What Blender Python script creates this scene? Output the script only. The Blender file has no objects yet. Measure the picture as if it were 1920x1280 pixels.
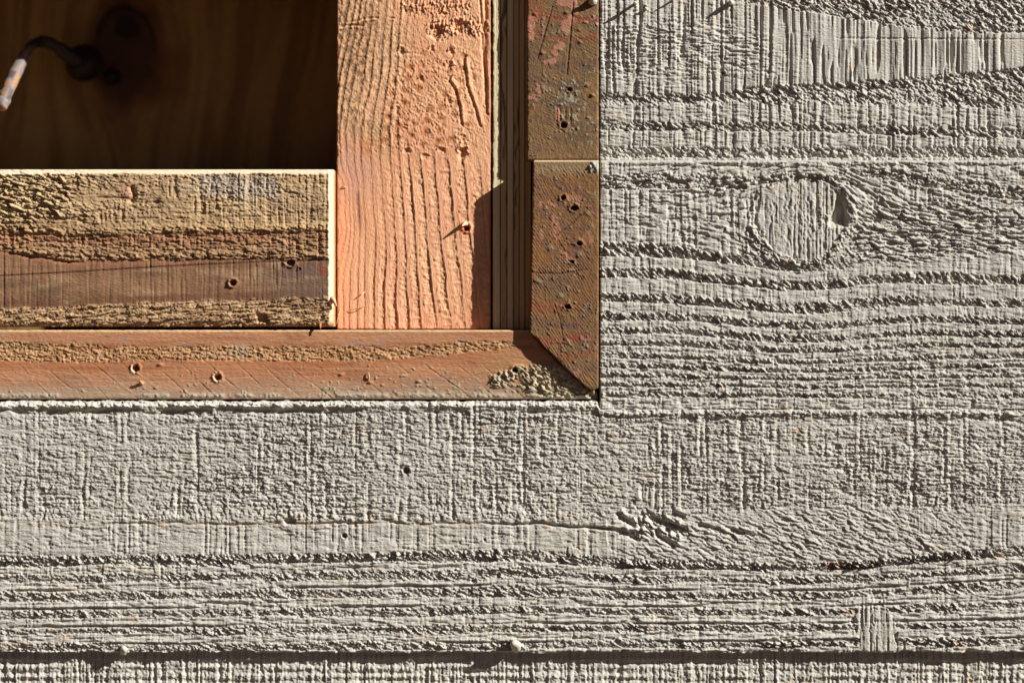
import bpy, math
import numpy as np

# ------------------------------------------------------------------ camera, light, exposure
S = 0.592 / 1920.0            # metres per unit of the plan drawing (one unit is about 0.31 mm)
DIST = 3892.0                 # camera distance in drawing units (1.2 m)
sc = bpy.context.scene
cam_data = bpy.data.cameras.new('camera')
cam = bpy.data.objects.new('camera', cam_data)
sc.collection.objects.link(cam)
cam.location = (0, -DIST * S, 0)
cam.rotation_euler = (math.radians(90), 0, 0)
cam_data.sensor_width = 36.0
cam_data.lens = 36.0 * DIST / 1920.0
cam_data.clip_start = 0.02
cam_data.clip_end = 400
cam_data.dof.use_dof = True
cam_data.dof.focus_distance = (DIST + 9) * S
cam_data.dof.aperture_fstop = 2.0
sc.camera = cam
sc.render.resolution_x, sc.render.resolution_y = 1024, 682

EL, AZ = math.radians(21.5), math.radians(33.0)      # sun height above the wall's face, slope of the shadows on it
sun_dir = np.array([math.cos(EL) * math.cos(AZ), -math.sin(EL), math.cos(EL) * math.sin(AZ)])
world = bpy.data.worlds.new('World')
sc.world = world
world.use_nodes = True
wn = world.node_tree
bg = wn.nodes['Background']
sky = wn.nodes.new('ShaderNodeTexSky')
sky.sky_type = 'NISHITA'
sky.sun_disc = False
sky.sun_elevation = math.asin(sun_dir[2])
sky.sun_rotation = math.atan2(sun_dir[0], sun_dir[1])
sky.air_density = 0.07
sky.dust_density = 0.2
sky.ozone_density = 0.4
wn.links.new(sky.outputs[0], bg.inputs[0])
bg.inputs[1].default_value = 0.05
sun_data = bpy.data.lights.new('sun', 'SUN')
sun_data.energy = 5.0
sun_data.angle = math.radians(0.5)
sun_data.color = (1.0, 0.975, 0.925)
sun = bpy.data.objects.new('sun', sun_data)
sc.collection.objects.link(sun)
import mathutils
sun.rotation_euler = mathutils.Vector(sun_dir.tolist()).to_track_quat('Z', 'Y').to_euler()
sc.view_settings.view_transform = 'Standard'
sc.view_settings.look = 'None'
sc.view_settings.gamma = 1.0
sc.view_settings.use_curve_mapping = False
sc.view_settings.exposure = 0.52
sc.render.engine = 'CYCLES'
sc.cycles.max_bounces = 5

# ------------------------------------------------------------------ noise tools
F = np.float32
_tabs = {}
def tab(seed):
    if seed not in _tabs:
        _tabs[seed] = np.random.RandomState(seed * 7919 + 13).rand(256, 256).astype(F) * 2 - 1
    return _tabs[seed]

def vn(x, y, seed=0):
    """smooth value noise in -1..1"""
    x = np.asarray(x, F) + F(1000.37); y = np.asarray(y, F) + F(1000.71)
    xi = np.floor(x).astype(np.int32); yi = np.floor(y).astype(np.int32)
    fx = x - xi; fy = y - yi
    fx = fx * fx * (3 - 2 * fx); fy = fy * fy * (3 - 2 * fy)
    t = tab(seed)
    x0 = xi & 255; x1 = (xi + 1) & 255; y0 = yi & 255; y1 = (yi + 1) & 255
    a = t[y0, x0]; b = t[y0, x1]; c = t[y1, x0]; d = t[y1, x1]
    ab = a + (b - a) * fx
    return ab + (c + (d - c) * fx - ab) * fy

def fbm(x, y, seed=0, octv=3, gain=0.5):
    s = 0; a = 1.0; tot = 0
    for i in range(octv):
        s = s + a * vn(x * 2.03 ** i, y * 2.03 ** i, seed + 31 * i); tot += a; a *= gain
    return s / tot

def worley(x, y, seed=0, jit=0.9):
    """F1, F2, the cell's random number, a second one, and the offset from the cell's point"""
    xi = np.floor(x).astype(np.int32); yi = np.floor(y).astype(np.int32)
    t = tab(seed); t2 = tab(seed + 1); t3 = tab(seed + 2); t4 = tab(seed + 3)
    f1 = np.full(x.shape, 9, F); f2 = np.full(x.shape, 9, F)
    ra = np.zeros(x.shape, F); rb = np.zeros(x.shape, F); ox = np.zeros(x.shape, F); oy = np.zeros(x.shape, F)
    for j in (-1, 0, 1):
        for i in (-1, 0, 1):
            cx = xi + i; cy = yi + j
            mx = cx & 255; my = cy & 255
            dx = (x - (cx + 0.5 + 0.5 * jit * t[my, mx])).astype(F)
            dy = (y - (cy + 0.5 + 0.5 * jit * t2[my, mx])).astype(F)
            d = np.sqrt(dx * dx + dy * dy)
            m = d < f1
            f2 = np.where(m, f1, np.minimum(f2, d))
            f1 = np.where(m, d, f1)
            ra = np.where(m, t3[my, mx], ra); rb = np.where(m, t4[my, mx], rb)
            ox = np.where(m, dx, ox); oy = np.where(m, dy, oy)
    return f1, f2, ra, rb, ox, oy

def ss(a, b, x):
    t = np.clip((x - a) / (b - a), 0, 1)
    return t * t * (3 - 2 * t)

def chips(x, y, ang, lx, ly, seed, gap=0.25):
    """torn fibre ends: long cells lying at an angle, each at its own height and tilt, with rounded borders; about -1..1"""
    c, s = math.cos(ang), math.sin(ang)
    wx = x + 3.0 * vn(x / 9, y / 9, seed + 5); wy = y + 2.2 * vn(x / 9, y / 9, seed + 6)
    u = (wx * c + wy * s) / lx; v = (-wx * s + wy * c) / ly
    f1, f2, ra, rb, ox, oy = worley(u, v, seed)
    edge = ss(0.0, gap, f2 - f1)
    dome = 1 - np.clip(f1, 0, 1.0) ** 2
    strand = vn(u * 1.3, v * 3.1, seed + 7)
    return (0.55 * ra + 0.26 * dome - 0.12 + 1.0 * oy - 0.42 * ox + 0.35 * rb * ox + 0.22 * strand) * (0.45 + 0.55 * edge) - 0.38 * (1 - edge), ra, rb

def slits(x, v, seed, lx=15.0, ly=2.7, lo=0.22, hi=0.5):
    """splits between fibres: long thin lens-shaped openings, 0..1"""
    a = vn(x / lx, v / ly, seed) + 0.45 * vn(x / (lx * 0.4), v / (ly * 0.8), seed + 1)
    b = vn(x / (lx * 2.2) + 9, v / (ly * 1.7), seed + 2)
    return np.maximum(ss(lo, hi, a), 0.9 * ss(lo + 0.12, hi + 0.1, b))

def poly_d(x, y, pts):
    """distance to a polyline"""
    best = np.full(np.shape(x), 1e9, F)
    for (ax, ay), (bx, by) in zip(pts[:-1], pts[1:]):
        vx, vy = bx - ax, by - ay
        t = np.clip(((x - ax) * vx + (y - ay) * vy) / (vx * vx + vy * vy), 0, 1)
        best = np.minimum(best, np.hypot(x - ax - t * vx, y - ay - t * vy))
    return best

def saw(x, y, seed=0):
    """the upright lines a saw leaves: plateaus and narrow grooves of limited length; about -1..1"""
    xx = x + 1.5 * vn(x / 60, y / 70, seed + 9)
    n = 0.5 * vn(xx / 6.5, y / 160, seed) + 0.34 * vn(xx / 2.9, y / 90, seed + 1) + 0.45 * vn(xx / 19, y / 500, seed + 2)
    g = -1.3 * ss(0.22, 0.42, vn(xx / 4.2, y / 75, seed + 3) * (0.75 + 0.4 * vn(xx / 40, y / 60, seed + 4)))
    return n + g

def saw_marks(x, y, seed=0, f=17.0):
    """a few strong upright saw marks, broken along their length"""
    n = vn((x + 1.2 * vn(x / 40, y / 50, seed + 3)) / f, y / 900, seed)
    n2 = vn(x / 3.1, y / 40, seed + 1)
    return np.exp(-((n - 0.35) / 0.13) ** 2) * ss(-0.5, 0.2, vn(x / 9, y / 26, seed + 2)) * (0.7 + 0.4 * n2)

def fibre(x, y, seed=0, sx=30.0, sy=2.3):
    n = vn(x / sx, y / sy, seed) + 0.7 * vn(x / (sx * 0.5), y / (sy * 0.62), seed + 1)
    return n * 0.6

def hole(H, x, y, cx, cy, r, depth=22, rim=1.2, rx=1.0, seed=3):
    d = np.hypot((x - cx) / rx, y - cy) + 0.9 * vn(x / 3, y / 3, seed)
    H = H + rim * np.exp(-((d - r * 1.45) / (r * 0.45)) ** 2) * (1 + 0.8 * vn(x / 3.5, y / 3.5, seed + 1))
    return H - depth * (1 - ss(r * 0.72, r * 1.12, d))

def lin(rgb):
    c = np.array(rgb, float) / 255.0
    return np.where(c <= 0.04045, c / 12.92, ((c + 0.055) / 1.055) ** 2.4)

def colour(shape, rgb):
    return np.ones(shape + (3,), F) * lin(rgb).astype(F)

def blend(C, m, rgb):
    m = np.clip(m, 0, 1)[..., None].astype(F)
    return C * (1 - m) + lin(rgb).astype(F) * m

# ------------------------------------------------------------------ materials
def material(name, bump=0.15, scale=900.0, rough=0.85, var=0.12, spec=0.25, stretch=(1, 1, 1), sheen=0):
    m = bpy.data.materials.new(name); m.use_nodes = True
    nt = m.node_tree; L = nt.links.new
    p = nt.nodes['Principled BSDF']
    p.inputs['Roughness'].default_value = rough
    p.inputs['Specular IOR Level'].default_value = spec
    at = nt.nodes.new('ShaderNodeAttribute'); at.attribute_name = 'wood_colour'
    tc = nt.nodes.new('ShaderNodeTexCoord')
    mp = nt.nodes.new('ShaderNodeMapping'); mp.inputs['Scale'].default_value = stretch
    L(tc.outputs['Object'], mp.inputs[0])
    n1 = nt.nodes.new('ShaderNodeTexNoise'); n1.inputs['Scale'].default_value = scale; n1.inputs['Detail'].default_value = 4
    L(mp.outputs[0], n1.inputs['Vector'])
    mr = nt.nodes.new('ShaderNodeMapRange')
    mr.inputs[1].default_value = 0.25; mr.inputs[2].default_value = 0.75
    mr.inputs[3].default_value = 1 - var; mr.inputs[4].default_value = 1 + var
    L(n1.outputs[0], mr.inputs[0])
    vm = nt.nodes.new('ShaderNodeVectorMath'); vm.operation = 'SCALE'
    L(at.outputs['Color'], vm.inputs[0]); L(mr.outputs[0], vm.inputs['Scale'])
    L(vm.outputs[0], p.inputs['Base Color'])
    b = nt.nodes.new('ShaderNodeBump'); b.inputs['Strength'].default_value = bump; b.inputs['Distance'].default_value = 0.0006
    L(n1.outputs[0], b.inputs['Height']); L(b.outputs[0], p.inputs['Normal'])
    return m

M_PAINT = material('grey_paint_on_rough_wood', 0.9, 1500, 0.8, 0.07, stretch=(0.4, 1, 1.3))
M_WOOD = material('bare_softwood', 0.6, 1300, 0.75, 0.15, stretch=(0.3, 1, 1.2))
M_STUD = material('bare_softwood_upright', 0.6, 1300, 0.75, 0.15, stretch=(1.2, 1, 0.3))
M_END = material('weathered_end_grain', 0.6, 1500, 0.7, 0.12)
M_PLY = material('plywood_edge', 0.3, 1400, 0.8, 0.12)
M_BACK = material('dark_plywood_face', 0.1, 250, 0.8, 0.10)
M_RUST = material('rusty_iron', 0.5, 500, 0.6, 0.18, 0.4)

# ------------------------------------------------------------------ mesh tools
def link(o, parent=None):
    sc.collection.objects.link(o)
    if parent is not None: o.parent = parent
    return o

def tag(o, label, cat, group=None):
    o['label'] = label; o['category'] = cat
    if group: o['group'] = group
    return o

def empty(name, x, y, z, label, cat):
    o = bpy.data.objects.new(name, None); o.location = (0, 0, 0)
    o.empty_display_size = 0.05
    link(o); tag(o, label, cat)
    return o

def from_arrays(name, V, Q, C=None, mat=None, parent=None, smooth=True, tris=None):
    me = bpy.data.meshes.new(name)
    nq = len(Q); nt_ = 0 if tris is None else len(tris)
    me.vertices.add(len(V)); me.vertices.foreach_set('co', np.ascontiguousarray(V, F).ravel())
    me.loops.add(nq * 4 + nt_ * 3)
    idx = Q.ravel()
    if nt_: idx = np.concatenate([idx, tris.ravel()])
    me.loops.foreach_set('vertex_index', idx.astype(np.int32))
    me.polygons.add(nq + nt_)
    starts = np.concatenate([np.arange(nq) * 4, nq * 4 + np.arange(nt_) * 3]).astype(np.int32)
    me.polygons.foreach_set('loop_start', starts)
    me.polygons.foreach_set('use_smooth', np.full(nq + nt_, smooth, bool))
    me.update(calc_edges=True)
    if C is not None:
        at = me.color_attributes.new('wood_colour', 'FLOAT_COLOR', 'POINT')
        rgba = np.ones((len(V), 4), F); rgba[:, :3] = C
        at.data.foreach_set('color', rgba.ravel())
    if mat: me.materials.append(mat)
    return link(bpy.data.objects.new(name, me), parent)

def sheet(name, X, Y, H, z0, depth, C, mat, parent=None, side=None):
    """a board: its face a relief over the plan (X, Y), with four sides and a back"""
    ny, nx = X.shape
    f = (DIST - z0) / DIST * S
    Z = z0 + H
    front = np.stack([(X - 960) * f, -Z * S, (640 - Y) * f], -1).reshape(-1, 3)
    ids = np.arange(ny * nx).reshape(ny, nx)
    q = np.stack([ids[:-1, :-1], ids[1:, :-1], ids[1:, 1:], ids[:-1, 1:]], -1).reshape(-1, 4)
    ring = np.concatenate([ids[0, :-1], ids[:-1, -1], ids[-1, :0:-1], ids[:0:-1, 0]])
    n = len(ring)
    V2 = front[ring].copy(); Vb = front[ring].copy(); Vb[:, 1] = -(z0 - depth) * S
    base = ny * nx
    a = base + np.arange(n); b = base + np.roll(np.arange(n), -1)
    qs = np.stack([a, b, b + n, a + n], -1)
    corners = np.array([0, nx - 1, nx - 1 + ny - 1, 2 * (nx - 1) + ny - 1]) + base + n
    V = np.concatenate([front, V2, Vb]); Q = np.concatenate([q, qs, corners[None, :]])
    Cf = C.reshape(-1, 3)
    Cs = Cf[ring] if side is None else np.ones((n, 3), F) * lin(side).astype(F)
    o = from_arrays(name, V, Q, np.concatenate([Cf, Cs, Cs]), mat, parent)
    return o

def axis(a, b, step, lo=-30, hi=1950, coarse=30.0):
    """grid lines from a to b: fine inside the picture, growing coarse beyond it"""
    l0, h0 = max(a, lo), min(b, hi)
    if h0 <= l0:
        return np.linspace(a, b, max(2, int((b - a) / coarse) + 1)).astype(F)
    out = [np.linspace(l0, h0, max(2, int(round((h0 - l0) / step)) + 1))]
    if a < l0: out.insert(0, np.linspace(a, l0, max(2, int((l0 - a) / coarse)))[:-1])
    if b > h0: out.append(np.linspace(h0, b, max(2, int((b - h0) / coarse)))[1:])
    return np.concatenate(out).astype(F)

def grid(x0, x1, y0, y1, step=1.5):
    return np.meshgrid(axis(x0, x1, step), axis(y0, y1, step, -30, 1310))

def ease(X, Y, x0, x1, y0, y1, r, n=1.5, which='lrtb'):
    """drop of a rounded, slightly ragged arris"""
    rag = n * vn(X / 9, Y / 9, 77) + 0.5 * n * vn(X / 3.5, Y / 3.5, 78)
    d = np.full(X.shape, 1e6, F)
    if 'l' in which: d = np.minimum(d, X - x0)
    if 'r' in which: d = np.minimum(d, x1 - X)
    if 't' in which: d = np.minimum(d, Y - y0)
    if 'b' in which: d = np.minimum(d, y1 - Y)
    t = np.clip(1 - (d + rag) / r, 0, 1)
    return -r * (1 - np.sqrt(np.clip(1 - t * t, 0, 1)))

PAINT = (192, 187.5, 177)

def paint_colour(X, Y, tornish, ra, seed):
    C = colour(X.shape, PAINT)
    C *= (1 + 0.06 * fbm(X / 240, Y / 60, seed + 1, 3))[..., None]
    C = blend(C, 0.35 * ss(0.1, 0.9, vn(X / 300, Y / 45, seed + 2)), (177, 173, 164))
    C = blend(C, 0.25 * ss(0.2, 0.8, vn(X / 90, Y / 6, seed + 6)), (186, 177, 160))
    spec = (ra > 0.955) * tornish * ss(0.35, 0.5, vn(X / 60, Y / 22, seed + 3))
    C = blend(C, spec * 0.7, (196, 150, 112))
    C = blend(C, 0.22 * ss(0.35, 0.8, vn(X / 26, Y / 170, seed + 7)) * ss(-0.1, 0.5, vn(X / 90, Y / 120, seed + 8)), (160, 153, 142))
    thin = ss(0.55, 0.72, vn(X / 16, Y / 2.4, seed + 4)) * ss(0.25, 0.7, vn(X / 140, Y / 50, seed + 5))
    return blend(C, thin * 0.55, (198, 164, 126))

# ------------------------------------------------------------------ the plank wall
wall = empty('plank_wall', 960, 640, 0, 'rough sawn pale grey painted horizontal plank wall around the bare timber window corner', 'wall')

def torn_band(X, v, c, w, seed, rag=3.0):
    """0..1 mask and 0..1 position from top to bottom of a torn band centred on v = c"""
    e1 = v - (c - w / 2) + rag * vn(X / 13, v / 30, seed) + 0.6 * rag * vn(X / 4.5, v / 9, seed + 1)
    e2 = (c + w / 2) - v + 0.7 * rag * vn(X / 16, v / 30, seed + 2)
    m = ss(-0.8, 1.2, e1) * ss(-1.5, 1.5, e2)
    return m, np.clip(e1 / w, 0, 1)

# ---- top plank in view
def plank_upper():
    X, Y = grid(1125, 5000, -167, 304, 1.4)
    c1 = np.interp(X, [1125, 1380, 1500, 1600, 1700, 1800, 1920, 2000], [-40, 2, 20, 35, 50, 60, 62, 63])
    c2 = np.interp(X, [1125, 1300, 1450, 1560, 1700, 1800, 1920, 2000], [172, 178, 160, 155, 148, 136, 128, 126])
    c3 = np.interp(X, [1125, 1400, 1700, 1920], [197, 193, 196, 205])
    j = 3.0 * vn(X / 12, Y / 40, 11) + 2 * vn(X / 4, Y / 20, 12)
    up = 1 - ss(-1, 1.5, Y - c1 + j)
    mid = ss(-1, 1.5, Y - c2 + j) * (1 - ss(-3, 3, Y - c3 + 1.2 * j))
    m4, t4 = torn_band(X, Y - np.interp(X, [1125, 1500, 1920], [0, 3, 16]), 236, 17, 13)
    m5, t5 = torn_band(X, Y, 286, 20, 15)
    torn = np.clip(up + mid + m4 + m5, 0, 1)
    ch, ra, rb = chips(X, Y, 0.45, 14, 5.4, 20)
    ch2, ra2, _ = chips(X, Y, 0.6, 6, 3.6, 24)
    left = 1 - ss(1330, 1560, X + 60 * vn(X / 80, Y / 40, 18))
    clean = 1 - left
    sw = saw(X, Y, 30)
    fb = fibre(X, Y - 0.06 * X, 35, 16, 2.3)
    low = np.clip(ss(185, 210, Y), 0, 1)
    fz = ss(30, 60, Y) * (1 - ss(115, 175, Y + 14 * vn(X / 60, Y / 30, 36)))
    smooth = sw * (1.5 * clean + 1.5 * left - 0.5 * low) + fb * (1.0 * left * fz + 0.45 * left + 0.18 * clean + 0.40 * low)
    smooth = smooth - 0.9 * left * fz * ss(0.25, 0.6, vn(X / 11, (Y - 0.08 * X) / 3.2, 37))
    smooth = smooth - slits(X, Y - 0.05 * X, 44, 11, 2.6) * (0.35 + 0.9 * left * fz + 0.35 * low) * (0.2 + 0.8 * np.clip(left + low, 0, 1))
    smooth = smooth + 0.5 * left * fz * vn(X / 9, Y / 7, 46)
    size = 0.75 + 0.5 * vn(X / 55, Y / 30, 47)
    H = smooth * (1 - torn) + torn * (-1.1 + 2.9 * ch * size + 1.2 * ch2 + 0.7 * vn(X / 20, Y / 12, 48) + 0.4 * sw)
    H -= 1.6 * torn * (t4 * m4 + t5 * m5) 
    H -= 1.6 * mid * ss(0, 14, Y - c2) * (1 - ss(14, 26, Y - c2))
    # a fine scribed line over the clean patch
    H -= 1.2 * np.exp(-((Y - np.interp(X, [1580, 1920], [72, 74])) / 1.3) ** 2) * ss(1560, 1600, X)
    H = H * 1.8
    # small holes and a broken fleck
    for cx, cy, r in ((1209, 14, 3.2), (1192, 52, 2.0), (1356, 137, 3.2)): H = hole(H, X, Y, cx, cy, r, 8)
    H = H + 0.22 * fbm(X / 3, Y / 3, 40, 2)
    H += ease(X, Y, 1125, 0, 0, 298, 3.0, 1.0, 'l')
    C = paint_colour(X, Y, torn, ra, 50)
    pk = left * ss(0.45, 0.75, vn(X / 14, (Y - .06 * X) / 2.6, 42)) * ss(0, 0.6, vn(X / 70, Y / 40, 43))
    C = blend(C, 0.35 * pk, (205, 168, 152))
    return sheet('plank', X, Y, H, -22, 38, C, M_PAINT, wall)

# ---- plank with the knot
KX, KY = 1502, 407
def plank_knot():
    X, Y = grid(1125, 5000, 300, 765.2, 1.4)
    # the grain bends below the knot
    g = np.exp(-((X - 1500) / 170.0) ** 2)
    fade = np.clip(1 - (Y - 430) / 330, 0.05, 1)
    rightdrop = ss(1600, 1900, X) * 22 * np.clip(1 - (Y - 480) / 200, 0, 1)
    v = Y - 42 * g * fade - rightdrop + 3 * vn(X / 150, Y / 60, 61)
    left_up = ss(1520, 1200, X)
    ch, ra, rb = chips(X, Y, 0.55, 15, 4.2, 70)
    ch2, ra2, _ = chips(X, Y, 0.4, 6, 3.0, 74)
    chb, rab, _ = chips(X, Y, 0.78, 24, 6.2, 78, 0.4)         # long fanning flakes right of the knot
    sw = saw(X, Y, 80); fb = fibre(X, v, 85, 34, 2.2)
    torn = np.zeros(X.shape, F); tt = np.zeros(X.shape, F)
    bands = [(466, 26), (509, 22), (556, 20), (592, 15), (619, 13), (643, 11), (667, 11), (686, 9), (704, 9), (721, 8), (740, 9)]
    for i, (c, w) in enumerate(bands):
        w2 = w * (1 + 0.25 * vn(X / 120, Y * 0, 90 + i))
        m, t = torn_band(X, v, c, w2, 100 + i * 3, 2.6 if w > 12 else 1.7)
        m = m * (0.55 + 0.45 * ss(-0.75, -0.2, vn(X / 45, Y / 60, 130 + i)))
        if i == 0: m = m * (1 - ss(1560, 1620, X))
        torn = np.maximum(torn, m); tt = np.where(m > 0.3, t, tt)
    # band over the top of the knot
    top = np.interp(X, [1125, 1250, 1400, 1480, 1560, 1640, 1920, 2100], [341, 340, 342, 331, 334, 352, 420, 455])
    mt, t_ = torn_band(X, Y, 0, 22, 141); 
    mt, t_ = torn_band(X, Y - top, 0, np.where(X < 1400, 30, 13), 141, 4)
    mt = mt * (1 - ss(1560, 1640, X))
    torn = np.maximum(torn, mt); tt = np.where(mt > 0.3, t_, tt)
    # ragged diagonal streak to the right of the knot, top
    top2 = np.interp(X, [1560, 1640, 1760, 1860, 1920, 2100], [318, 322, 340, 358, 364, 380])
    m2, t2_ = torn_band(X, Y - top2, 0, 24, 144, 6); m2 = m2 * ss(1560, 1640, X)
    torn = np.maximum(torn, m2); tt = np.where(m2 > 0.3, t2_, tt)
    amp = np.interp(Y, [300, 480, 600, 764], [1.0, 1.05, 1.0, 0.95])
    # fibres part round the knot like a stream round a stone
    r = np.hypot((X - KX) / 1.18, Y - KY); th = np.arctan2(Y - KY, (X - KX) / 1.18)
    vf = KY + (Y - KY) * (1 - 0.92 * 74.0 ** 2 / np.maximum(r, 74.0) ** 2)
    fan0 = np.clip((X - 1560) / 300, 0, 1)
    vf = vf - 26 * np.sin(np.clip((X - 1540) / 380, 0, 1) * math.pi / 2) * np.exp(-((Y - 410) / 75.0) ** 2) + 2.5 * vn(X / 60, Y / 30, 151)
    closev = ss(330, 200, r) * (1 - ss(470, 500, Y))
    vv = v * (1 - closev) + vf * closev
    fb = fibre(X, vv, 85, 22, 2.5)
    sl1 = slits(X, vv, 87, 17, 2.9); sl2 = slits(X, vv, 90, 9, 2.4, 0.3, 0.55)
    busy = np.clip(closev * ss(-0.5, 0.3, vn(X / 60, Y / 18, 93)) + ss(560, 700, Y) * 0.6 + ss(1180, 1330, X) * (Y < 460) * 0.7 + 0.5 * ss(365, 390, Y) * (1 - ss(420, 445, Y)), 0.22, 1.15)
    tick = ss(0.1, 0.6, vn(X / 2.8, Y / 14, 94) * ss(-0.3, 0.3, vn(X / 30, Y / 14, 95)))
    H = 0.62 * sw * (0.55 + 0.6 * ss(345, 365, Y) * (1 - ss(440, 455, v))) + 0.6 * fb - (1.5 + 0.7 * ss(560, 700, Y)) * sl1 * busy - 0.8 * sl2 * busy + 0.5 * vn(X / 16, vv / 7, 96)
    H = H + 0.45 * tick * (1 - closev) - 1.0 * saw_marks(X, Y, 384, 21.0)
    size = 0.8 + 0.5 * vn(X / 60, Y / 40, 97)
    cht, _, _ = chips(X, Y, -0.05, 17, 6.0, 68, 0.4)
    ch = np.where(v < 400, 0.3 * ch + 1.15 * cht, np.where(v < 530, 0.3 * ch + 1.2 * chb, ch))
    H = H * (1 - torn) + torn * amp * (0.5 + 2.9 * ch * size + 1.2 * ch2 - 3.3 * tt + 0.6 * vn(X / 14, Y / 9, 98) - 0.8 * sl1)
    # flakes fanning out right of the knot
    fan = ss(1585, 1650, X + 0.35 * (Y - 400)) * ss(345, 385, Y - 0.1 * (X - 1600) + 10 * vn(X / 50, Y / 20, 149)) * (1 - ss(462, 500, Y - 14 * vn(X / 60, Y / 40, 150)))
    fuv, _, _ = chips(X, vv + 0 * X, 0.16, 36, 4.8, 153, 0.4)
    fu2, _, _ = chips(X, Y, 0.66, 26, 5.5, 147, 0.35)
    H = H * (1 - 0.6 * fan) + fan * (2.5 * fuv + 1.7 * fu2 * ss(1720, 1590, X) + 0.5 * ch2 - 1.4 * sl1)
    # the grain left of the knot, torn where it dives below the face
    ll_ = closev * (X < KX) * ss(120, 78, r) * ss(-0.2, 0.4, np.sin(th + 0.3))
    fl_, _, _ = chips(X, Y, 0.62, 20, 4.8, 154, 0.35)
    H += ll_ * (2.9 * fl_ + 0.3)
    ov = np.exp(-((r - 92) / 12) ** 2) * ss(0.0, 0.7, np.sin(-th)) * (0.5 + 0.5 * ss(1440, 1600, X))
    H += ov * (1.0 * fb + 0.8)
    # ring of torn chips round the lower right of the knot
    rr = np.hypot((X - KX) / 1.08, (Y - KY) / (0.98 + 0.10 * ss(0, 60, Y - KY) * np.exp(-((X - KX) / 60) ** 2))) + 2.5 * vn(X / 8, Y / 8, 158) + 4 * vn(X / 30, Y / 30, 161)
    low = ss(0.1, 0.5, np.sin(th)) 
    chip = np.exp(-((rr - 84) / 8.0) ** 2) * (0.35 + 0.65 * low)
    chk, _, _ = chips(X, Y, 0.2, 7, 6, 160)
    H = H + chip * (1.0 + 2.8 * chk)
    H = H * 1.8
    # knot face: sunk, sawn in upright strips
    inside = (1 - ss(69, 79, rr + 3 * vn(X / 5, Y / 9, 196))) * ss(334, 350, Y + 6 * vn(X / 9, Y / 12, 159))
    kf = 1.5 * saw(X * 1.6, Y, 165) + 1.5 * fbm(X / 5, Y / 7, 166, 3) - 2.4 * ss(0.35, 0.6, fbm(X / 5, Y / 9, 167, 2)) * ss(60, 30, rr) - 0.8
    kf = kf - 2.2 * np.exp(-((vn((X + 3 * vn(X / 9, Y / 9, 192)) / 13, Y / 60, 193)) / 0.10) ** 2) * ss(70, 50, rr) - 1.6 * ss(0.1, 0.5, fbm(X / 4, Y / 6, 194, 2)) * ss(52, 30, np.hypot(X - 1520, Y - 410)) + 1.2 * vn(X / 18, Y / 26, 195)
    deep = ss(1545, 1580, X + 0.35 * (Y - 400)) * ss(440, 415, Y) * (1 - ss(76, 80, rr))
    H = H * (1 - inside) + inside * (0.85 * kf + 0.5 * fb)
    H -= 11.0 * ss(1558, 1564, X + 0.25 * (Y - 400) + 3 * vn(X / 8, Y / 8, 168)) * ss(428, 414, Y) * ss(358, 380, Y) * (1 - ss(77, 83, rr))
    H += 2.6 * ss(0.3, 0.9, np.cos(th - (-0.45))) * np.exp(-((rr - 88) / 6.0) ** 2)
    H -= 2.2 * np.exp(-((rr - 77) / 2.4) ** 2) * ss(-0.3, 0.3, vn(X / 14, Y / 14, 197)) * (0.35 + 0.65 * ss(-0.2, 0.6, np.sin(th) - 0.2 * np.cos(th)))
    # bare rows: little chatter in the narrow smooth ribs
    H += 0.8 * ss(680, 700, Y) * vn(X / 7, Y / 5, 170) * torn
    # top lip, bottom edge
    H += 1.2 * np.exp(-((Y - 304) / 3.5) ** 2) * (0.9 + 0.6 * vn(X / 7, Y / 4, 171))
    H -= 2.4 * np.exp(-((Y - 311) / 3.5) ** 2) * ss(-0.2, 0.4, vn(X / 20, Y / 8, 172))
    H = H + 0.24 * fbm(X / 3, Y / 3, 173, 2)
    H = H * ss(-1, 7, Y - 300) - np.clip(4.5 - (Y - 300) + 0.5 * vn(X / 6, Y * 0, 191), 0, 6) * 0.9
    H += ease(X, Y, 1125, 0, 300, 764.5, 3.2, 0.7, 'l')
    C = paint_colour(X, Y, torn, ra, 180)
    C = blend(C, inside * ss(0.35, 0.6, fbm(X / 7, Y / 10, 186, 3)) * 0.8, (178, 150, 112))
    return sheet('plank', X, Y, H, 0, 60, C, M_PAINT, wall)

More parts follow.
